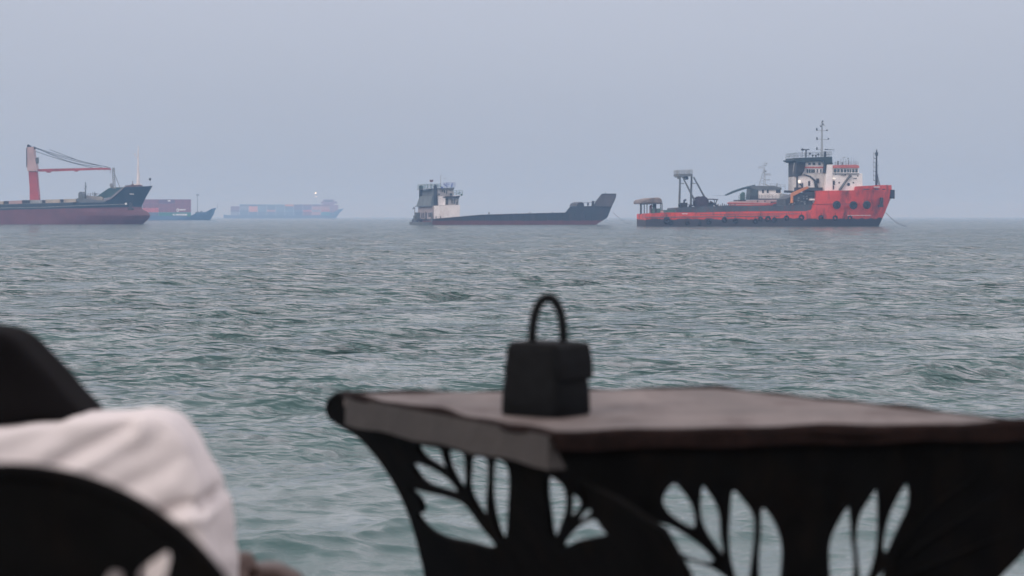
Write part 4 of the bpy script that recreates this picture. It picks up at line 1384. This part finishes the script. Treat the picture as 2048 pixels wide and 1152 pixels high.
# ================================================================== FOREGROUND
def curve_plate(name, outline, holes, origin, ux, uz, th, material, parent):
    """planar plate with real openings; outline and holes are (u,v) metres in the plane"""
    cu = bpy.data.curves.new(name + '_outline', 'CURVE')
    cu.dimensions = '2D'
    cu.fill_mode = 'BOTH'
    cu.extrude = th / 2
    cu.bevel_depth = 0.0025
    for poly in [outline] + holes:
        sp = cu.splines.new('POLY')
        sp.points.add(len(poly) - 1)
        for p, q in zip(sp.points, poly):
            p.co = (q[0], q[1], 0, 1)
        sp.use_cyclic_u = True
    tmp = bpy.data.objects.new(name + '_tmp', cu)
    COL.objects.link(tmp)
    dg = bpy.context.evaluated_depsgraph_get()
    me = bpy.data.meshes.new_from_object(tmp.evaluated_get(dg))
    bpy.data.objects.remove(tmp)
    me.name = name
    me.materials.clear()
    nz = ux.cross(uz).normalized()
    M4 = Matrix(((ux.x, uz.x, nz.x, origin.x), (ux.y, uz.y, nz.y, origin.y), (ux.z, uz.z, nz.z, origin.z), (0, 0, 0, 1)))
    me.transform(M4)
    me.materials.append(material)
    o = bpy.data.objects.new(name, me)
    COL.objects.link(o)
    if parent:
        o.parent = parent
        o.matrix_parent_inverse = Matrix.Translation(parent.location).inverted() if parent.rotation_euler.z == 0 else parent.matrix_world.inverted()
    return o


def smooth_poly(p, n=5):
    out_ = []
    m = len(p)
    for i in range(m):
        a, b, c, d = [Vector((*p[(i + k) % m], 0)) for k in (-1, 0, 1, 2)]
        for k in range(n):
            t = k / n
            q = 0.5 * ((2 * b) + (c - a) * t + (2 * a - 5 * b + 4 * c - d) * t * t + (-a + 3 * b - 3 * c + d) * t ** 3)
            out_.append((q.x, q.y))
    return out_


def ray(px, py):
    f = Vector((0, math.cos(PITCH), -math.sin(PITCH))); u = Vector((0, math.sin(PITCH), math.cos(PITCH)))
    return (f + Vector((1, 0, 0)) * ((px - 1024) / FPX) - u * ((py - 576) / FPX)).normalized()


def on_plane(px, py, o, n):
    d = ray(px, py); c = Vector((0, 0, H))
    return c + d * ((o - c).dot(n) / d.dot(n))


TOP = H - 0.436
up = Vector((0, 0, 1))
def on_top(px, py): return on_plane(px, py, Vector((0, 0, TOP)), up)
cN, cFL, cFR, cNR = on_top(1108, 866), on_top(688, 788), on_top(1440, 777), on_top(2075, 846)
cc = (cN + cFL + cFR + cNR) / 4
table = empty('garden_table', (cc.x, cc.y, PATIO))
tag(table, 'weathered square table on black iron leaf openwork base carrying a small bag', 'table')


def child(o, par):
    o.parent = par
    o.matrix_parent_inverse = Matrix.Translation(par.location).inverted()
    return o


M_ttop = mat('weathered_table_top', (0.125, 0.100, 0.090), 0.75, 0.35, 5, stain=(0.05, 0.027, 0.021), stain_amt=0.95, stain_scale=7, bump=0.5, bump_scale=40)
M_tside = mat('table_edge_stone', (0.036, 0.030, 0.026), 0.7, 0.2, 9, stain=(0.035, 0.03, 0.028), stain_amt=.6, stain_scale=12, bump=.4)
M_rim = mat('rusty_rim', (0.013, 0.0068, 0.0055), 0.85, 0.4, 20, stain=(0.006, 0.004, 0.0035), stain_amt=.8, stain_scale=25, bump=.6, bump_scale=60, spec=.1)
# slab with slightly wandering edge
ring = []
seq = [cFL, cN, cNR, cFR]
for i in range(4):
    a, b = seq[i], seq[(i + 1) % 4]
    nrm = (b - a).cross(up).normalized()
    for k in range(24):
        t = k / 24
        p = a.lerp(b, t)
        wob = 0.006 * math.sin(9 * t + i * 2) + 0.004 * math.sin(23 * t + i)
        if i == 3: wob += 0.018 * math.exp(-((t - .05) / .10) ** 2)
        ring.append(p + nrm * wob * min(1, 8 * t, 8 * (1 - t)) + Vector((0, 0, 0)))
n = len(ring)
vs = [p for p in ring] + [p - up * 0.03 + (cc - p).normalized() * 0.0 for p in ring]
mb = MB().add(vs, [tuple(range(n))[::1], tuple(range(2 * n - 1, n - 1, -1))] + [(i, n + i, n + (i + 1) % n, (i + 1) % n) for i in range(n)])
o = child(mb.build('table_top', M_ttop), table)
# rim along the edges (raised, hammered)
rp, rr_ = [], []
for i in range(n + 1):
    p = ring[i % n] + up * (0.001 + 0.0035 * math.sin(i * .9) * math.sin(i * .37))
    side = (i % n) // 24
    front = side == 1
    rp.append(p - up * (0.010 if front else 0.004))
    rr_.append((0.0145 if front else 0.0085) + 0.002 * math.sin(i * .7))
rim = child(MB().tube(rp, rr_, 8).build('rim', M_rim, smooth=True), table)
# deep band under the left edge
a, b = cFL.copy(), cN.copy()
nL = (b - a).cross(up).normalized()
mb = MB()
K_ = 16
vs = []
for k in range(K_ + 1):
    p = a.lerp(b, .035 + .965 * k / K_)
    dpt = 0.072 + 0.003 * math.sin(k * 1.3)
    for q in (p + nL * .012 - up * .004, p + nL * .014 - up * dpt, p - nL * .03 - up * dpt, p - nL * .03 - up * .03):
        vs.append(q)
fs = []
for k in range(K_):
    for j in range(4):
        fs.append((k * 4 + j, k * 4 + (j + 1) % 4, (k + 1) * 4 + (j + 1) % 4, (k + 1) * 4 + j))
fs += [(0, 3, 2, 1), tuple(K_ * 4 + j for j in range(4))]
child(MB().add(vs, fs).build('edge_band', M_tside), table)
S_ = lambda pts, ox, oy, k: [(x / k + ox, y / k + oy) for x, y in pts]


def plate(name, e0, e1, slope, outline_px, holes_px, inset=0.0, th=0.008):
    ux = (e1 - e0); ux.z = 0; ux.normalize()
    inward = up.cross(ux)
    if inward.dot(cc - e0) < 0: inward = -inward
    dn = (-up + inward * slope).normalized()
    uz = -dn
    o0 = e0 + inward * inset
    nn_ = ux.cross(uz).normalized()
    def uv(px, py):
        p = on_plane(px, py, o0, nn_) - o0
        return (p.dot(ux), p.dot(uz))
    ol = [uv(*p) for p in outline_px]
    hs = [smooth_poly([uv(*p) for p in h]) for h in holes_px]
    return curve_plate(name, ol, hs, o0, ux, uz, th, M_iron, table), uv, o0, ux, uz


A1 = [[(428, 628), (470, 634), (520, 645), (536, 690), (548, 742), (510, 715), (455, 678)],
      [(550, 650), (612, 662), (622, 720), (622, 780), (608, 808), (575, 755), (556, 710)],
      [(645, 678), (706, 684), (712, 760), (706, 850), (703, 925), (665, 875), (635, 810), (634, 740)],
      [(730, 690), (782, 702), (797, 770), (792, 880), (785, 985), (768, 1008), (742, 950), (724, 860), (720, 780)],
      [(408, 700), (470, 712), (545, 756), (598, 822), (540, 812), (470, 788), (428, 745)],
      [(398, 800), (470, 815), (560, 838), (622, 868), (682, 950), (742, 1026), (715, 1042), (640, 1022), (545, 1002), (475, 965), (428, 905), (452, 892), (440, 850)],
      [(946, 752), (985, 768), (1016, 805), (1022, 880), (1000, 950), (982, 998), (962, 985), (950, 900), (940, 820)],
      [(1038, 815), (1078, 850), (1072, 885), (1045, 915), (1028, 935), (1032, 880)],
      [(1075, 905), (1108, 880), (1122, 895), (1095, 920), (1058, 945)],
      [(1003, 1022), (1040, 972), (1090, 935), (1135, 922), (1165, 960), (1185, 988), (1120, 1004), (1060, 1018), (1015, 1038)]]
outA = [(694, 784), (672, 787), (658, 800), (654, 818), (662, 836), (686, 852), (720, 872), (760, 915), (793, 965), (815, 1010), (833, 1060), (846, 1110), (855, 1152), (862, 1220), (868, 1300), (872, 1460),
        (1420, 1560), (1400, 1300), (1380, 1150), (1330, 1060), (1240, 1000), (1160, 960), (1115, 925), (1105, 885), (900, 838), (760, 810)]
_, uvA, oA, uxA, uzA = plate('leaf_panel', cFL, cN, 0.42, outA, [S_(h, 620, 570, 1.979) for h in A1], inset=0.02)
mb = MB()
q = smooth_poly([uvA(*p) for p in [(676, 790), (675, 791), (663, 802), (660, 818), (667, 834), (690, 850), (722, 872), (760, 915), (793, 965), (815, 1010), (833, 1060), (846, 1110), (855, 1152), (862, 1220), (868, 1300), (872, 1450)]], 4)[4:-4]
mb.tube([oA + uxA * a + uzA * b for a, b in q], .009, 8)
child(mb.build('rolled_edge', M_iron, smooth=True), table)
B1 = [[(350, 590), (410, 640), (452, 710), (466, 795), (445, 815), (370, 775), (318, 725), (298, 665)],
      [(488, 605), (530, 640), (578, 730), (590, 850), (600, 945), (562, 905), (508, 825), (480, 735)],
      [(635, 625), (690, 668), (745, 750), (752, 850), (740, 960), (728, 1060), (712, 1150), (665, 1090), (632, 990), (616, 880), (620, 750)],
      [(775, 712), (822, 742), (868, 830), (886, 920), (882, 1010), (872, 1100), (850, 1190), (800, 1170), (765, 1080), (760, 950), (768, 840)],
      [(250, 778), (330, 790), (420, 842), (500, 902), (556, 972), (500, 982), (400, 945), (308, 872)],
      [(228, 920), (330, 938), (450, 966), (560, 1008), (640, 1075), (640, 1110), (540, 1120), (420, 1110), (320, 1070), (270, 1000)],
      [(1200, 698), (1214, 760), (1222, 870), (1234, 960), (1228, 1060), (1200, 1160), (1160, 1190), (1120, 1120), (1100, 1000), (1104, 870), (1150, 765)],
      [(1335, 612), (1346, 680), (1347, 780), (1345, 870), (1332, 960), (1300, 1055), (1262, 1100), (1246, 1040), (1238, 950), (1230, 850), (1246, 750), (1292, 668)],
      [(1478, 586), (1497, 640), (1490, 720), (1452, 800), (1420, 870), (1390, 932), (1362, 915), (1366, 840), (1390, 745), (1432, 655)],
      [(1382, 1000), (1372, 1045), (1345, 1100), (1310, 1120), (1330, 1050)]]
outB = [(1106, 882), (1108, 935), (1122, 957), (1150, 985), (1178, 1012), (1205, 1048), (1224, 1085), (1236, 1130), (1240, 1200), (1246, 1300), (1250, 1600),
        (1880, 1600), (1900, 1400), (1940, 1240), (1985, 1165), (2016, 1132), (2030, 1118), (2060, 1085), (2110, 1030), (2130, 960), (2120, 868), (1600, 868)]
plate('leaf_panel', cN, cNR, 0.16, outB, [S_(h, 1200, 720, 2.415) for h in B1], inset=0.004, th=0.01)
# embossed veins on the dark right half of the near panel
mb = MB()
nB = (cNR - cN).cross(up).normalized()
for pts in ([(1795, 1150), (1850, 1095), (1920, 1050), (2010, 985)], [(1800, 1130), (1835, 1060), (1880, 1010), (1960, 950)], [(1810, 1165), (1890, 1130), (1960, 1100), (2020, 1075)]):
    q = [on_plane(px, py, cN + nB * 0.0, nB) for px, py in pts]
    mb.tube([p + Vector((0, .05 + (TOP - p.z) * .16, 0)) - Vector((0, .052, 0)) for p in q], [.004, .007, .007, .003], 6)
child(mb.build('leaf_vein', M_iron, smooth=True), table)
# dark lip along the near edge
nF = (cNR - cN).cross(up).normalized()
vs = []
for k in range(13):
    p = cN.lerp(cNR, k / 12)
    dz = .034 + .003 * math.sin(k * 1.9)
    for q in (p + nF * .015 - up * .012, p + nF * .013 - up * dz, p - nF * .01 - up * dz, p - nF * .01 - up * .012): vs.append(q)
fs = [(k * 4 + j, k * 4 + (j + 1) % 4, (k + 1) * 4 + (j + 1) % 4, (k + 1) * 4 + j) for k in range(12) for j in range(4)] + [(0, 3, 2, 1), (48, 49, 50, 51)]
child(MB().add(vs, fs).build('front_lip', M_rim), table)
# centre post
post = on_plane(1285, 1000, cc, Vector((0, 1, 0)))
mb = MB().tube([(post.x, cc.y, PATIO), (post.x, cc.y, PATIO + .3), (post.x, cc.y, TOP - .03)], [.05, .035, .035], 14)
mb.cyl((post.x, cc.y, PATIO + .01), up, .26, .02, 28)
child(mb.build('centre_post', M_iron), table)

# ------------------------------------------------------------------ little handbag on the table
bc = on_top(1092, 829)
bag = empty('handbag', bc, 0)
tag(bag, 'small black handbag with arched top handle standing on the table', 'handbag')
M_leather = mat('black_leather', (0.0060, 0.0064, 0.0070), 0.7, 0.25, 40, bump=.3, bump_scale=180, spec=.08)
ang = R(-37)
ca, sa = math.cos(ang), math.sin(ang)
wx, wy, hh = 0.080, 0.073, 0.158
def bagpt(x, y, z): return (ca * x - sa * y, sa * x + ca * y, z)
def loft(sections, n=28, exp=0.28):
    vs, fs = [], []
    for (a_, b_, z) in sections:
        for k in range(n):
            t = 2 * math.pi * k / n
            c_, s_ = math.cos(t), math.sin(t)
            vs.append(bagpt(a_ * math.copysign(abs(c_) ** exp, c_), b_ * math.copysign(abs(s_) ** exp, s_), z))
    m = len(sections)
    for i in range(m - 1):
        for k in range(n):
            fs.append((i * n + k, i * n + (k + 1) % n, (i + 1) * n + (k + 1) % n, (i + 1) * n + k))
    fs.append(tuple(range(n - 1, -1, -1))); fs.append(tuple((m - 1) * n + k for k in range(n)))
    return vs, fs
v_, f_ = loft([(wx * .95, wy * .95, 0.0), (wx, wy, .006), (wx * .985, wy * .98, .05), (wx * .93, wy * .90, .10), (wx * .86, wy * .78, .145), (wx * .83, wy * .70, hh - .004), (wx * .80, wy * .66, hh)])
MB().add(v_, f_).build('bag_body', M_leather, bag, smooth=True)
mb = MB()
v_, f_ = loft([(wx * .97, wy * .93, .088), (wx * .90, wy * .84, .146), (wx * .86, wy * .76, hh + .002), (wx * .80, wy * .66, hh + .004)])
mb.add(v_, f_)
mb.build('flap', M_leather, bag, bevel=.002)
mb = MB()
fl_ = []
for (x_, z_) in [(wx * .80, hh + .004), (wx * .95, hh - .006), (wx * 1.03, .12), (wx * 1.06, .082), (wx * 1.0, .078)]:
    fl_ += [bagpt(x_, -wy * .86, z_), bagpt(x_, wy * .86, z_)]
mb.add(fl_, [(2 * i, 2 * i + 1, 2 * i + 3, 2 * i + 2) for i in range(4)] + [(0, 2, 4, 6, 8), (9, 7, 5, 3, 1), (0, 8, 9, 1)])
mb.build('front_flap', M_leather, bag, bevel=.004)
mb = MB()
hp = []
for i in range(25):
    t = math.pi * i / 24
    hp.append(Vector((-.0345 * math.cos(t) * (1 if True else 1) + .004, 0, hh - .004 + .104 * math.sin(t) ** .75)))
mb.tube(hp, .0105, 10)
mb.build('handle', M_leather, bag, smooth=True)
mb = MB()
for sx in (-.0345, .0345): mb.torus((sx + .004, 0, hh + .004), (1, 0, 0), .008, .002, 12, 6)
mb.build('handle_ring', M_iron, bag, smooth=True)

# ------------------------------------------------------------------ chair in front, left
DCH = 2.5
cx = pt(15, 933, DCH)
rad_ = 530 / FPX * DCH
ctr = Vector((cx.x, DCH, cx.z - rad_))
chair = empty('garden_chair', (ctr.x, DCH + .2, PATIO))
tag(chair, 'black iron chair with round openwork back in front of the white trousers', 'chair')
th_ = [2 * math.pi * k / 96 for k in range(96)]
outl = [(rad_ * math.cos(t), rad_ * math.sin(t)) for t in th_]
def chuv(px, py):
    p = pt(px, py, DCH); return (p.x - ctr.x, p.z - ctr.z)
leafs = [[(333, 1099), (344, 1108), (342, 1128), (331, 1160), (305, 1185), (285, 1170), (272, 1150), (290, 1128)],
         [(222, 1138), (248, 1142), (246, 1165), (226, 1195), (204, 1190), (206, 1160)]]
leafs += [[(30 - (x - 30), y) for x, y in h][::-1] for h in leafs]
hs = [smooth_poly([chuv(*p) for p in h]) for h in leafs]
for k in range(7):     # lower fan of leaves, under the frame of the photograph
    a_ = math.pi * (1.12 + .127 * k)
    c0 = Vector((math.cos(a_), math.sin(a_))); n0 = Vector((-c0.y, c0.x))
    hs.append(smooth_poly([tuple(c0 * (rad_ * .3)), tuple(c0 * (rad_ * .55) + n0 * .022), tuple(c0 * (rad_ * .82)), tuple(c0 * (rad_ * .55) - n0 * .022)]))
back = curve_plate('backrest', outl, hs, ctr, Vector((1, 0, 0)), Vector((0, 0, 1)), .008, M_iron, None)
child(back, chair)
mb = MB()
mb.torus(ctr, (0, 1, 0), rad_ - .006, .011, 96, 10)
child(mb.build('back_frame', M_iron, smooth=True), chair)
mb = MB()
sz_ = PATIO + .44
mb.cyl((ctr.x, DCH + .27, sz_), up, .25, .025, 48)
mb.torus((ctr.x, DCH + .27, sz_), up, .25, .014, 48, 8)
child(mb.build('seat', M_iron, smooth=False), chair)
for sx, sy in ((-.2, .06), (.2, .06), (-.17, .46), (.17, .46)):
    mb = MB().tube([(ctr.x + sx, DCH + sy, sz_ - .01), (ctr.x + sx * 1.15, DCH + sy + (-.03 if sy < .2 else .03), PATIO)], [.014, .011], 10)
    child(mb.build('leg', M_iron, smooth=True), chair)
mb = MB()
for sx in (-.2, .2): mb.tube([(ctr.x + sx, DCH + .06, sz_), (ctr.x + sx, DCH + .012, sz_ + .1), (ctr.x + sx, DCH + .012, sz_ + .2)], .011, 8)
child(mb.build('back_support', M_iron, smooth=True), chair)

# ------------------------------------------------------------------ seated person
DP = 3.95
person = empty('person', (pt(-110, 1000, DP).x, DP, PATIO))
tag(person, 'person in white trousers and black jacket sitting with one leg crossed, mostly cut off', 'person')


def skin(verts, edges, radii, name, voxel=0.008, smooth_it=6, extra=None, material=None, deform=None):
    """skinned skeleton (and extra solid bits) fused into one continuous surface"""
    me = bpy.data.meshes.new(name)
    me.from_pydata([tuple(v) for v in verts], edges, [])
    tmp = bpy.data.objects.new(name + '_tmp', me)
    COL.objects.link(tmp)
    md = tmp.modifiers.new('s', 'SKIN')
    for l_, r_ in zip(me.skin_vertices[0].data, radii):
        l_.radius = r_ if isinstance(r_, tuple) else (r_, r_)
    me.skin_vertices[0].data[0].use_root = True
    tmp.modifiers.new('d', 'SUBSURF').levels = 2
    dg = bpy.context.evaluated_depsgraph_get()
    m2 = bpy.data.meshes.new_from_object(tmp.evaluated_get(dg))
    bpy.data.objects.remove(tmp)
    if extra is not None:
        bm = bmesh.new(); bm.from_mesh(m2)
        ex = bpy.data.meshes.new('x'); ex.from_pydata(extra.v, [], extra.f)
        bm.from_mesh(ex)
        bmesh.ops.recalc_face_normals(bm, faces=bm.faces)
        bm.to_mesh(m2); bm.free()
    if voxel:
        t2 = bpy.data.objects.new('t2', m2); COL.objects.link(t2)
        rm = t2.modifiers.new('r', 'REMESH'); rm.mode = 'VOXEL'; rm.voxel_size = voxel
        sm = t2.modifiers.new('m', 'SMOOTH'); sm.iterations = smooth_it; sm.factor = .5
        dg = bpy.context.evaluated_depsgraph_get()
        m2 = bpy.data.meshes.new_from_object(t2.evaluated_get(dg))
        bpy.data.objects.remove(t2)
    if deform: deform(m2)
    m2.polygons.foreach_set('use_smooth', [True] * len(m2.polygons))
    m2.materials.clear()
    if material: m2.materials.append(material)
    m2.name = name
    o = bpy.data.objects.new(name, m2)
    COL.objects.link(o)
    return child(o, person)


M_skin = mat('brown_skin', (0.075, 0.042, 0.031), .55, .08, 8)
M_trou = mat('white_cotton', (0.65, 0.585, 0.56), .95, .04, 10, bump=.15, bump_scale=300)
M_jack = mat('black_cloth', (0.007, 0.0062, 0.0065), .95, .3, 6, bump=.2, bump_scale=90, spec=.05)
M_hair = mat('dark_hair', (0.012, 0.010, 0.009), .6, .3, 40)
hip = pt(-110, 1010, DP)
kn = pt(350, 912, DP - .02)
an = pt(372, 1335, DP + .02)
hip2 = hip + Vector((0, .18, -.02))
kn2 = Vector((pt(452, 1000, DP + .2).x - .02, DP + .2, PATIO + .47))
an2 = Vector((kn2.x + .02, kn2.y, PATIO + .1))
pel = hip + Vector((-.03, .09, .0))
chest = pel + Vector((-.10, 0, .36))
neck = chest + Vector((-.01, 0, .19))
head_ = neck + Vector((.04, 0, .15))
# trousers
V = [pel, hip, hip.lerp(kn, .5) + Vector((0, 0, .012)), kn, kn.lerp(an, .28) + Vector((.03, 0, 0)), kn.lerp(an, .65) + Vector((.02, 0, 0)), an,
     hip2, hip2.lerp(kn2, .5), kn2, kn2.lerp(an2, .5), an2]
E = [(0, 1), (1, 2), (2, 3), (3, 4), (4, 5), (5, 6), (0, 7), (7, 8), (8, 9), (9, 10), (10, 11)]
Rr = [.155, .118, .106, .094, .098, .098, .085, .11, .095, .075, .075, .07]
FOLDS = [([(112, 930), (191, 889), (256, 852)], .016, .020), ([(245, 980), (285, 955), (330, 938)], .020, .014), ([(180, 950), (240, 915), (300, 888)], .022, .007),
         ([(318, 1034), (350, 1016), (378, 1009), (409, 1009), (440, 986)], .013, .034), ([(418, 1020), (436, 1050), (450, 1100)], .018, .018),
         ([(330, 880), (370, 920), (385, 960)], .03, .006), ([(20, 900), (70, 880), (110, 850)], .02, .008)]


def folds(me):
    nv = len(me.vertices)
    co = np.empty(nv * 3, np.float32); me.vertices.foreach_get('co', co); co = co.reshape(-1, 3)
    nr_ = np.empty(nv * 3, np.float32); me.vertices.foreach_get('normal', nr_); nr_ = nr_.reshape(-1, 3)
    disp = np.zeros(nv)
    for pts, wd, dp in FOLDS:
        q = [np.array(pt(a, b, DP - .1))[[0, 2]] for a, b in pts]
        best = np.full(nv, 9.0)
        sgn = np.zeros(nv)
        for a, b in zip(q[:-1], q[1:]):
            ab = b - a
            t = np.clip(((co[:, [0, 2]] - a) @ ab) / (ab @ ab), 0, 1)
            dd = co[:, [0, 2]] - (a + t[:, None] * ab)
            d_ = np.linalg.norm(dd, axis=1)
            s_ = np.sign(ab[0] * dd[:, 1] - ab[1] * dd[:, 0])
            mm = d_ < best
            best[mm] = d_[mm]; sgn[mm] = s_[mm]
        ds = best * sgn
        disp += -dp * np.exp(-(best / wd) ** 2) + .55 * dp * np.exp(-((ds + wd * 1.7) / (wd * 1.1)) ** 2)
    disp *= .6
    disp[co[:, 1] > DP + .03] *= 0
    disp[co[:, 0] > pt(446, 1000, DP).x] *= .3
    disp += .002 * np.sin(co[:, 0] * 40 + co[:, 2] * 60) * np.sin(co[:, 2] * 33 - co[:, 0] * 21)
    co += (disp[:, None] * nr_).astype(np.float32)
    me.vertices.foreach_set('co', co.ravel())
    me.update()


ex = MB()
# loose cloth round the bent knee, squarer than a bare knee
ex.prism([(pt(a, b, DP - .05).x, pt(a, b, DP - .05).z) for a, b in [(-160, 880), (0, 852), (60, 846), (120, 838), (200, 828), (290, 820), (332, 822), (362, 838), (390, 880), (418, 950), (434, 1010), (438, 1060), (440, 1160), (330, 1180), (330, 1080), (250, 1000), (-160, 1000)]],
         DP - .12, DP + .05)
skin(V, E, Rr, 'trousers', .009, 22, ex, M_trou, folds)
# body: torso, head, arms, legs as one skinned figure under the clothes
sh_n = chest + Vector((.0, -.19, .10)); sh_f = chest + Vector((.0, .19, .10))
el_n = pt(-70, 800, DP - .05); wr_n = pt(50, 770, DP)
el_f = hip2 + Vector((.02, .10, .12)); hand_c = pt(522, 1145, DP + .2); wr_f = hand_c + Vector((-.07, .0, .004))
V = [pel, chest.lerp(pel, .5), chest, neck, head_ + Vector((0, 0, -.07)), head_ + Vector((0.005, 0, .0)), head_ + Vector((0, 0, .07)),
     sh_n, el_n, wr_n, sh_f, el_f, wr_f, hip, kn, an, an + Vector((.07, 0, -.06)), an + Vector((.17, 0, -.09)), hip2, kn2, an2, an2 + Vector((.06, 0, -.055)), an2 + Vector((.16, 0, -.075)),
     hand_c + Vector((-.035, 0, .006)), hand_c + Vector((-.01, 0, .004))]
E = [(0, 1), (1, 2), (2, 3), (3, 4), (4, 5), (5, 6), (2, 7), (7, 8), (8, 9), (2, 10), (10, 11), (11, 12), (0, 13), (13, 14), (14, 15), (15, 16), (16, 17),
     (0, 18), (18, 19), (19, 20), (20, 21), (21, 22), (12, 23), (23, 24)]
Rr = [.13, .125, .14, .055, .075, .098, .08, .06, .043, .030, .06, .043, .036, .08, .058, .04, .04, .03, .08, .058, .04, .038, .028, (.042, .038), (.046, .038)]
fx = MB()
for k, (dy, ln) in enumerate([(-.034, .092), (-.012, .104), (.011, .098), (.032, .080)]):      # fingers curling over the knee
    b0 = hand_c + Vector((-.004, dy, .004))
    fx.tube([b0, b0 + Vector((ln * .42, 0, .000)), b0 + Vector((ln * .78, 0, -.018)), b0 + Vector((ln * .95, 0, -.042))], [.017, .0155, .014, .010], 10)
b0 = hand_c + Vector((-.045, -.032, 0))
fx.tube([b0, b0 + Vector((.025, -.022, -.012)), b0 + Vector((.052, -.026, -.026))], [.015, .012, .009], 10)
f0 = head_
fx.ball(f0 + Vector((.10, 0, -.012)), .018, .014, .022); fx.ball(f0 + Vector((.085, 0, -.055)), .018, .028, .010)
for sy in (-1, 1): fx.ball(f0 + Vector((-.005, sy * .092, -.01)), .018, .008, .028)
skin(V, E, Rr, 'body', .006, 5, fx, M_skin)
mb = MB()
for sy in (-1, 1): mb.ball(f0 + Vector((.090, sy * .034, .012)), .011, .013, .010)
child(mb.build('eyes', mat('eye', (.4, .4, .4), .3, .1, 5), smooth=True), person)
mb = MB(); mb.ball(f0 + Vector((-.025, 0, .045)), .108, .104, .098, 24, 16); mb.ball(f0 + Vector((-.06, 0, -.02)), .07, .088, .09, 20, 12)
child(mb.build('hair', M_hair, smooth=True), person)
# jacket
V = [pel + Vector((-.07, 0, .09)), chest.lerp(pel, .5) + Vector((-.03, 0, 0)), chest, chest + Vector((0, 0, .10)), sh_n, el_n, el_n.lerp(wr_n, .8), sh_f, el_f, el_f.lerp(wr_f, .55)]
E = [(0, 1), (1, 2), (2, 3), (2, 4), (4, 5), (5, 6), (2, 7), (7, 8), (8, 9)]
Rr = [.165, .15, .165, .09, .08, .066, .06, .08, .06, .045]
jx = MB()
jp = [(-160, 655), (-60, 650), (0, 657), (28, 664), (50, 684), (80, 716), (108, 744), (135, 778), (160, 804), (192, 836), (176, 842), (120, 842), (60, 842), (0, 850), (-160, 880)]
jx.prism([(pt(a, b, DP).x, pt(a, b, DP).z) for a, b in jp], DP - .07, DP + .16)
skin(V, E, Rr, 'jacket', .009, 45, jx, M_jack)
# simple shoes
for nm_, a_ in (('shoe', an), ('shoe', an2)):
    mb = MB()
    base = a_ + Vector((.06, 0, -.075))
    if base.z < PATIO + .045: base.z = PATIO + .05
    mb.ball(base + Vector((-.02, 0, .005)), .075, .045, .045, 16, 10); mb.ball(base + Vector((.07, 0, -.012)), .09, .048, .035, 16, 10)
    child(mb.build(nm_, M_iron, smooth=True), person)
# the seat they sit on
seat = empty('stool', (hip.x, DP + .08, PATIO))
tag(seat, 'low black iron stool under the seated person', 'stool')
zs = min(hip.z, pel.z) - .15
mb = MB().cyl((hip.x - .02, DP + .09, zs), up, .2, .03, 36)
child(mb.build('seat', M_iron), seat)
for sx, sy in ((-.14, -.1), (.12, -.1), (-.14, .14), (.12, .14)):
    mb = MB().tube([(hip.x + sx, DP + .09 + sy, zs - .01), (hip.x + sx * 1.2, DP + .09 + sy * 1.2, PATIO)], .014, 8)
    child(mb.build('leg', M_iron), seat)

# ------------------------------------------------------------------ air
hz = MB().box(-9000, 9000, -40, 12200, -3.5, 60).build('haze', None)
tag(hz, 'pale sea haze fading the far ships', kind='stuff')
hm = bpy.data.materials.new('haze_air')
hm.use_nodes = True
t = hm.node_tree
t.nodes.clear()
ho = t.nodes.new('ShaderNodeOutputMaterial')
pv = t.nodes.new('ShaderNodeVolumePrincipled')
pv.inputs['Color'].default_value = (0.29, 0.50, 0.80, 1)
pv.inputs['Absorption Color'].default_value = (0.60, 0.42, 0.12, 1)
pv.inputs['Density'].default_value = 0.00048
pv.inputs['Anisotropy'].default_value = 0.0
t.links.new(pv.outputs[0], ho.inputs['Volume'])
hz.data.materials.append(hm)
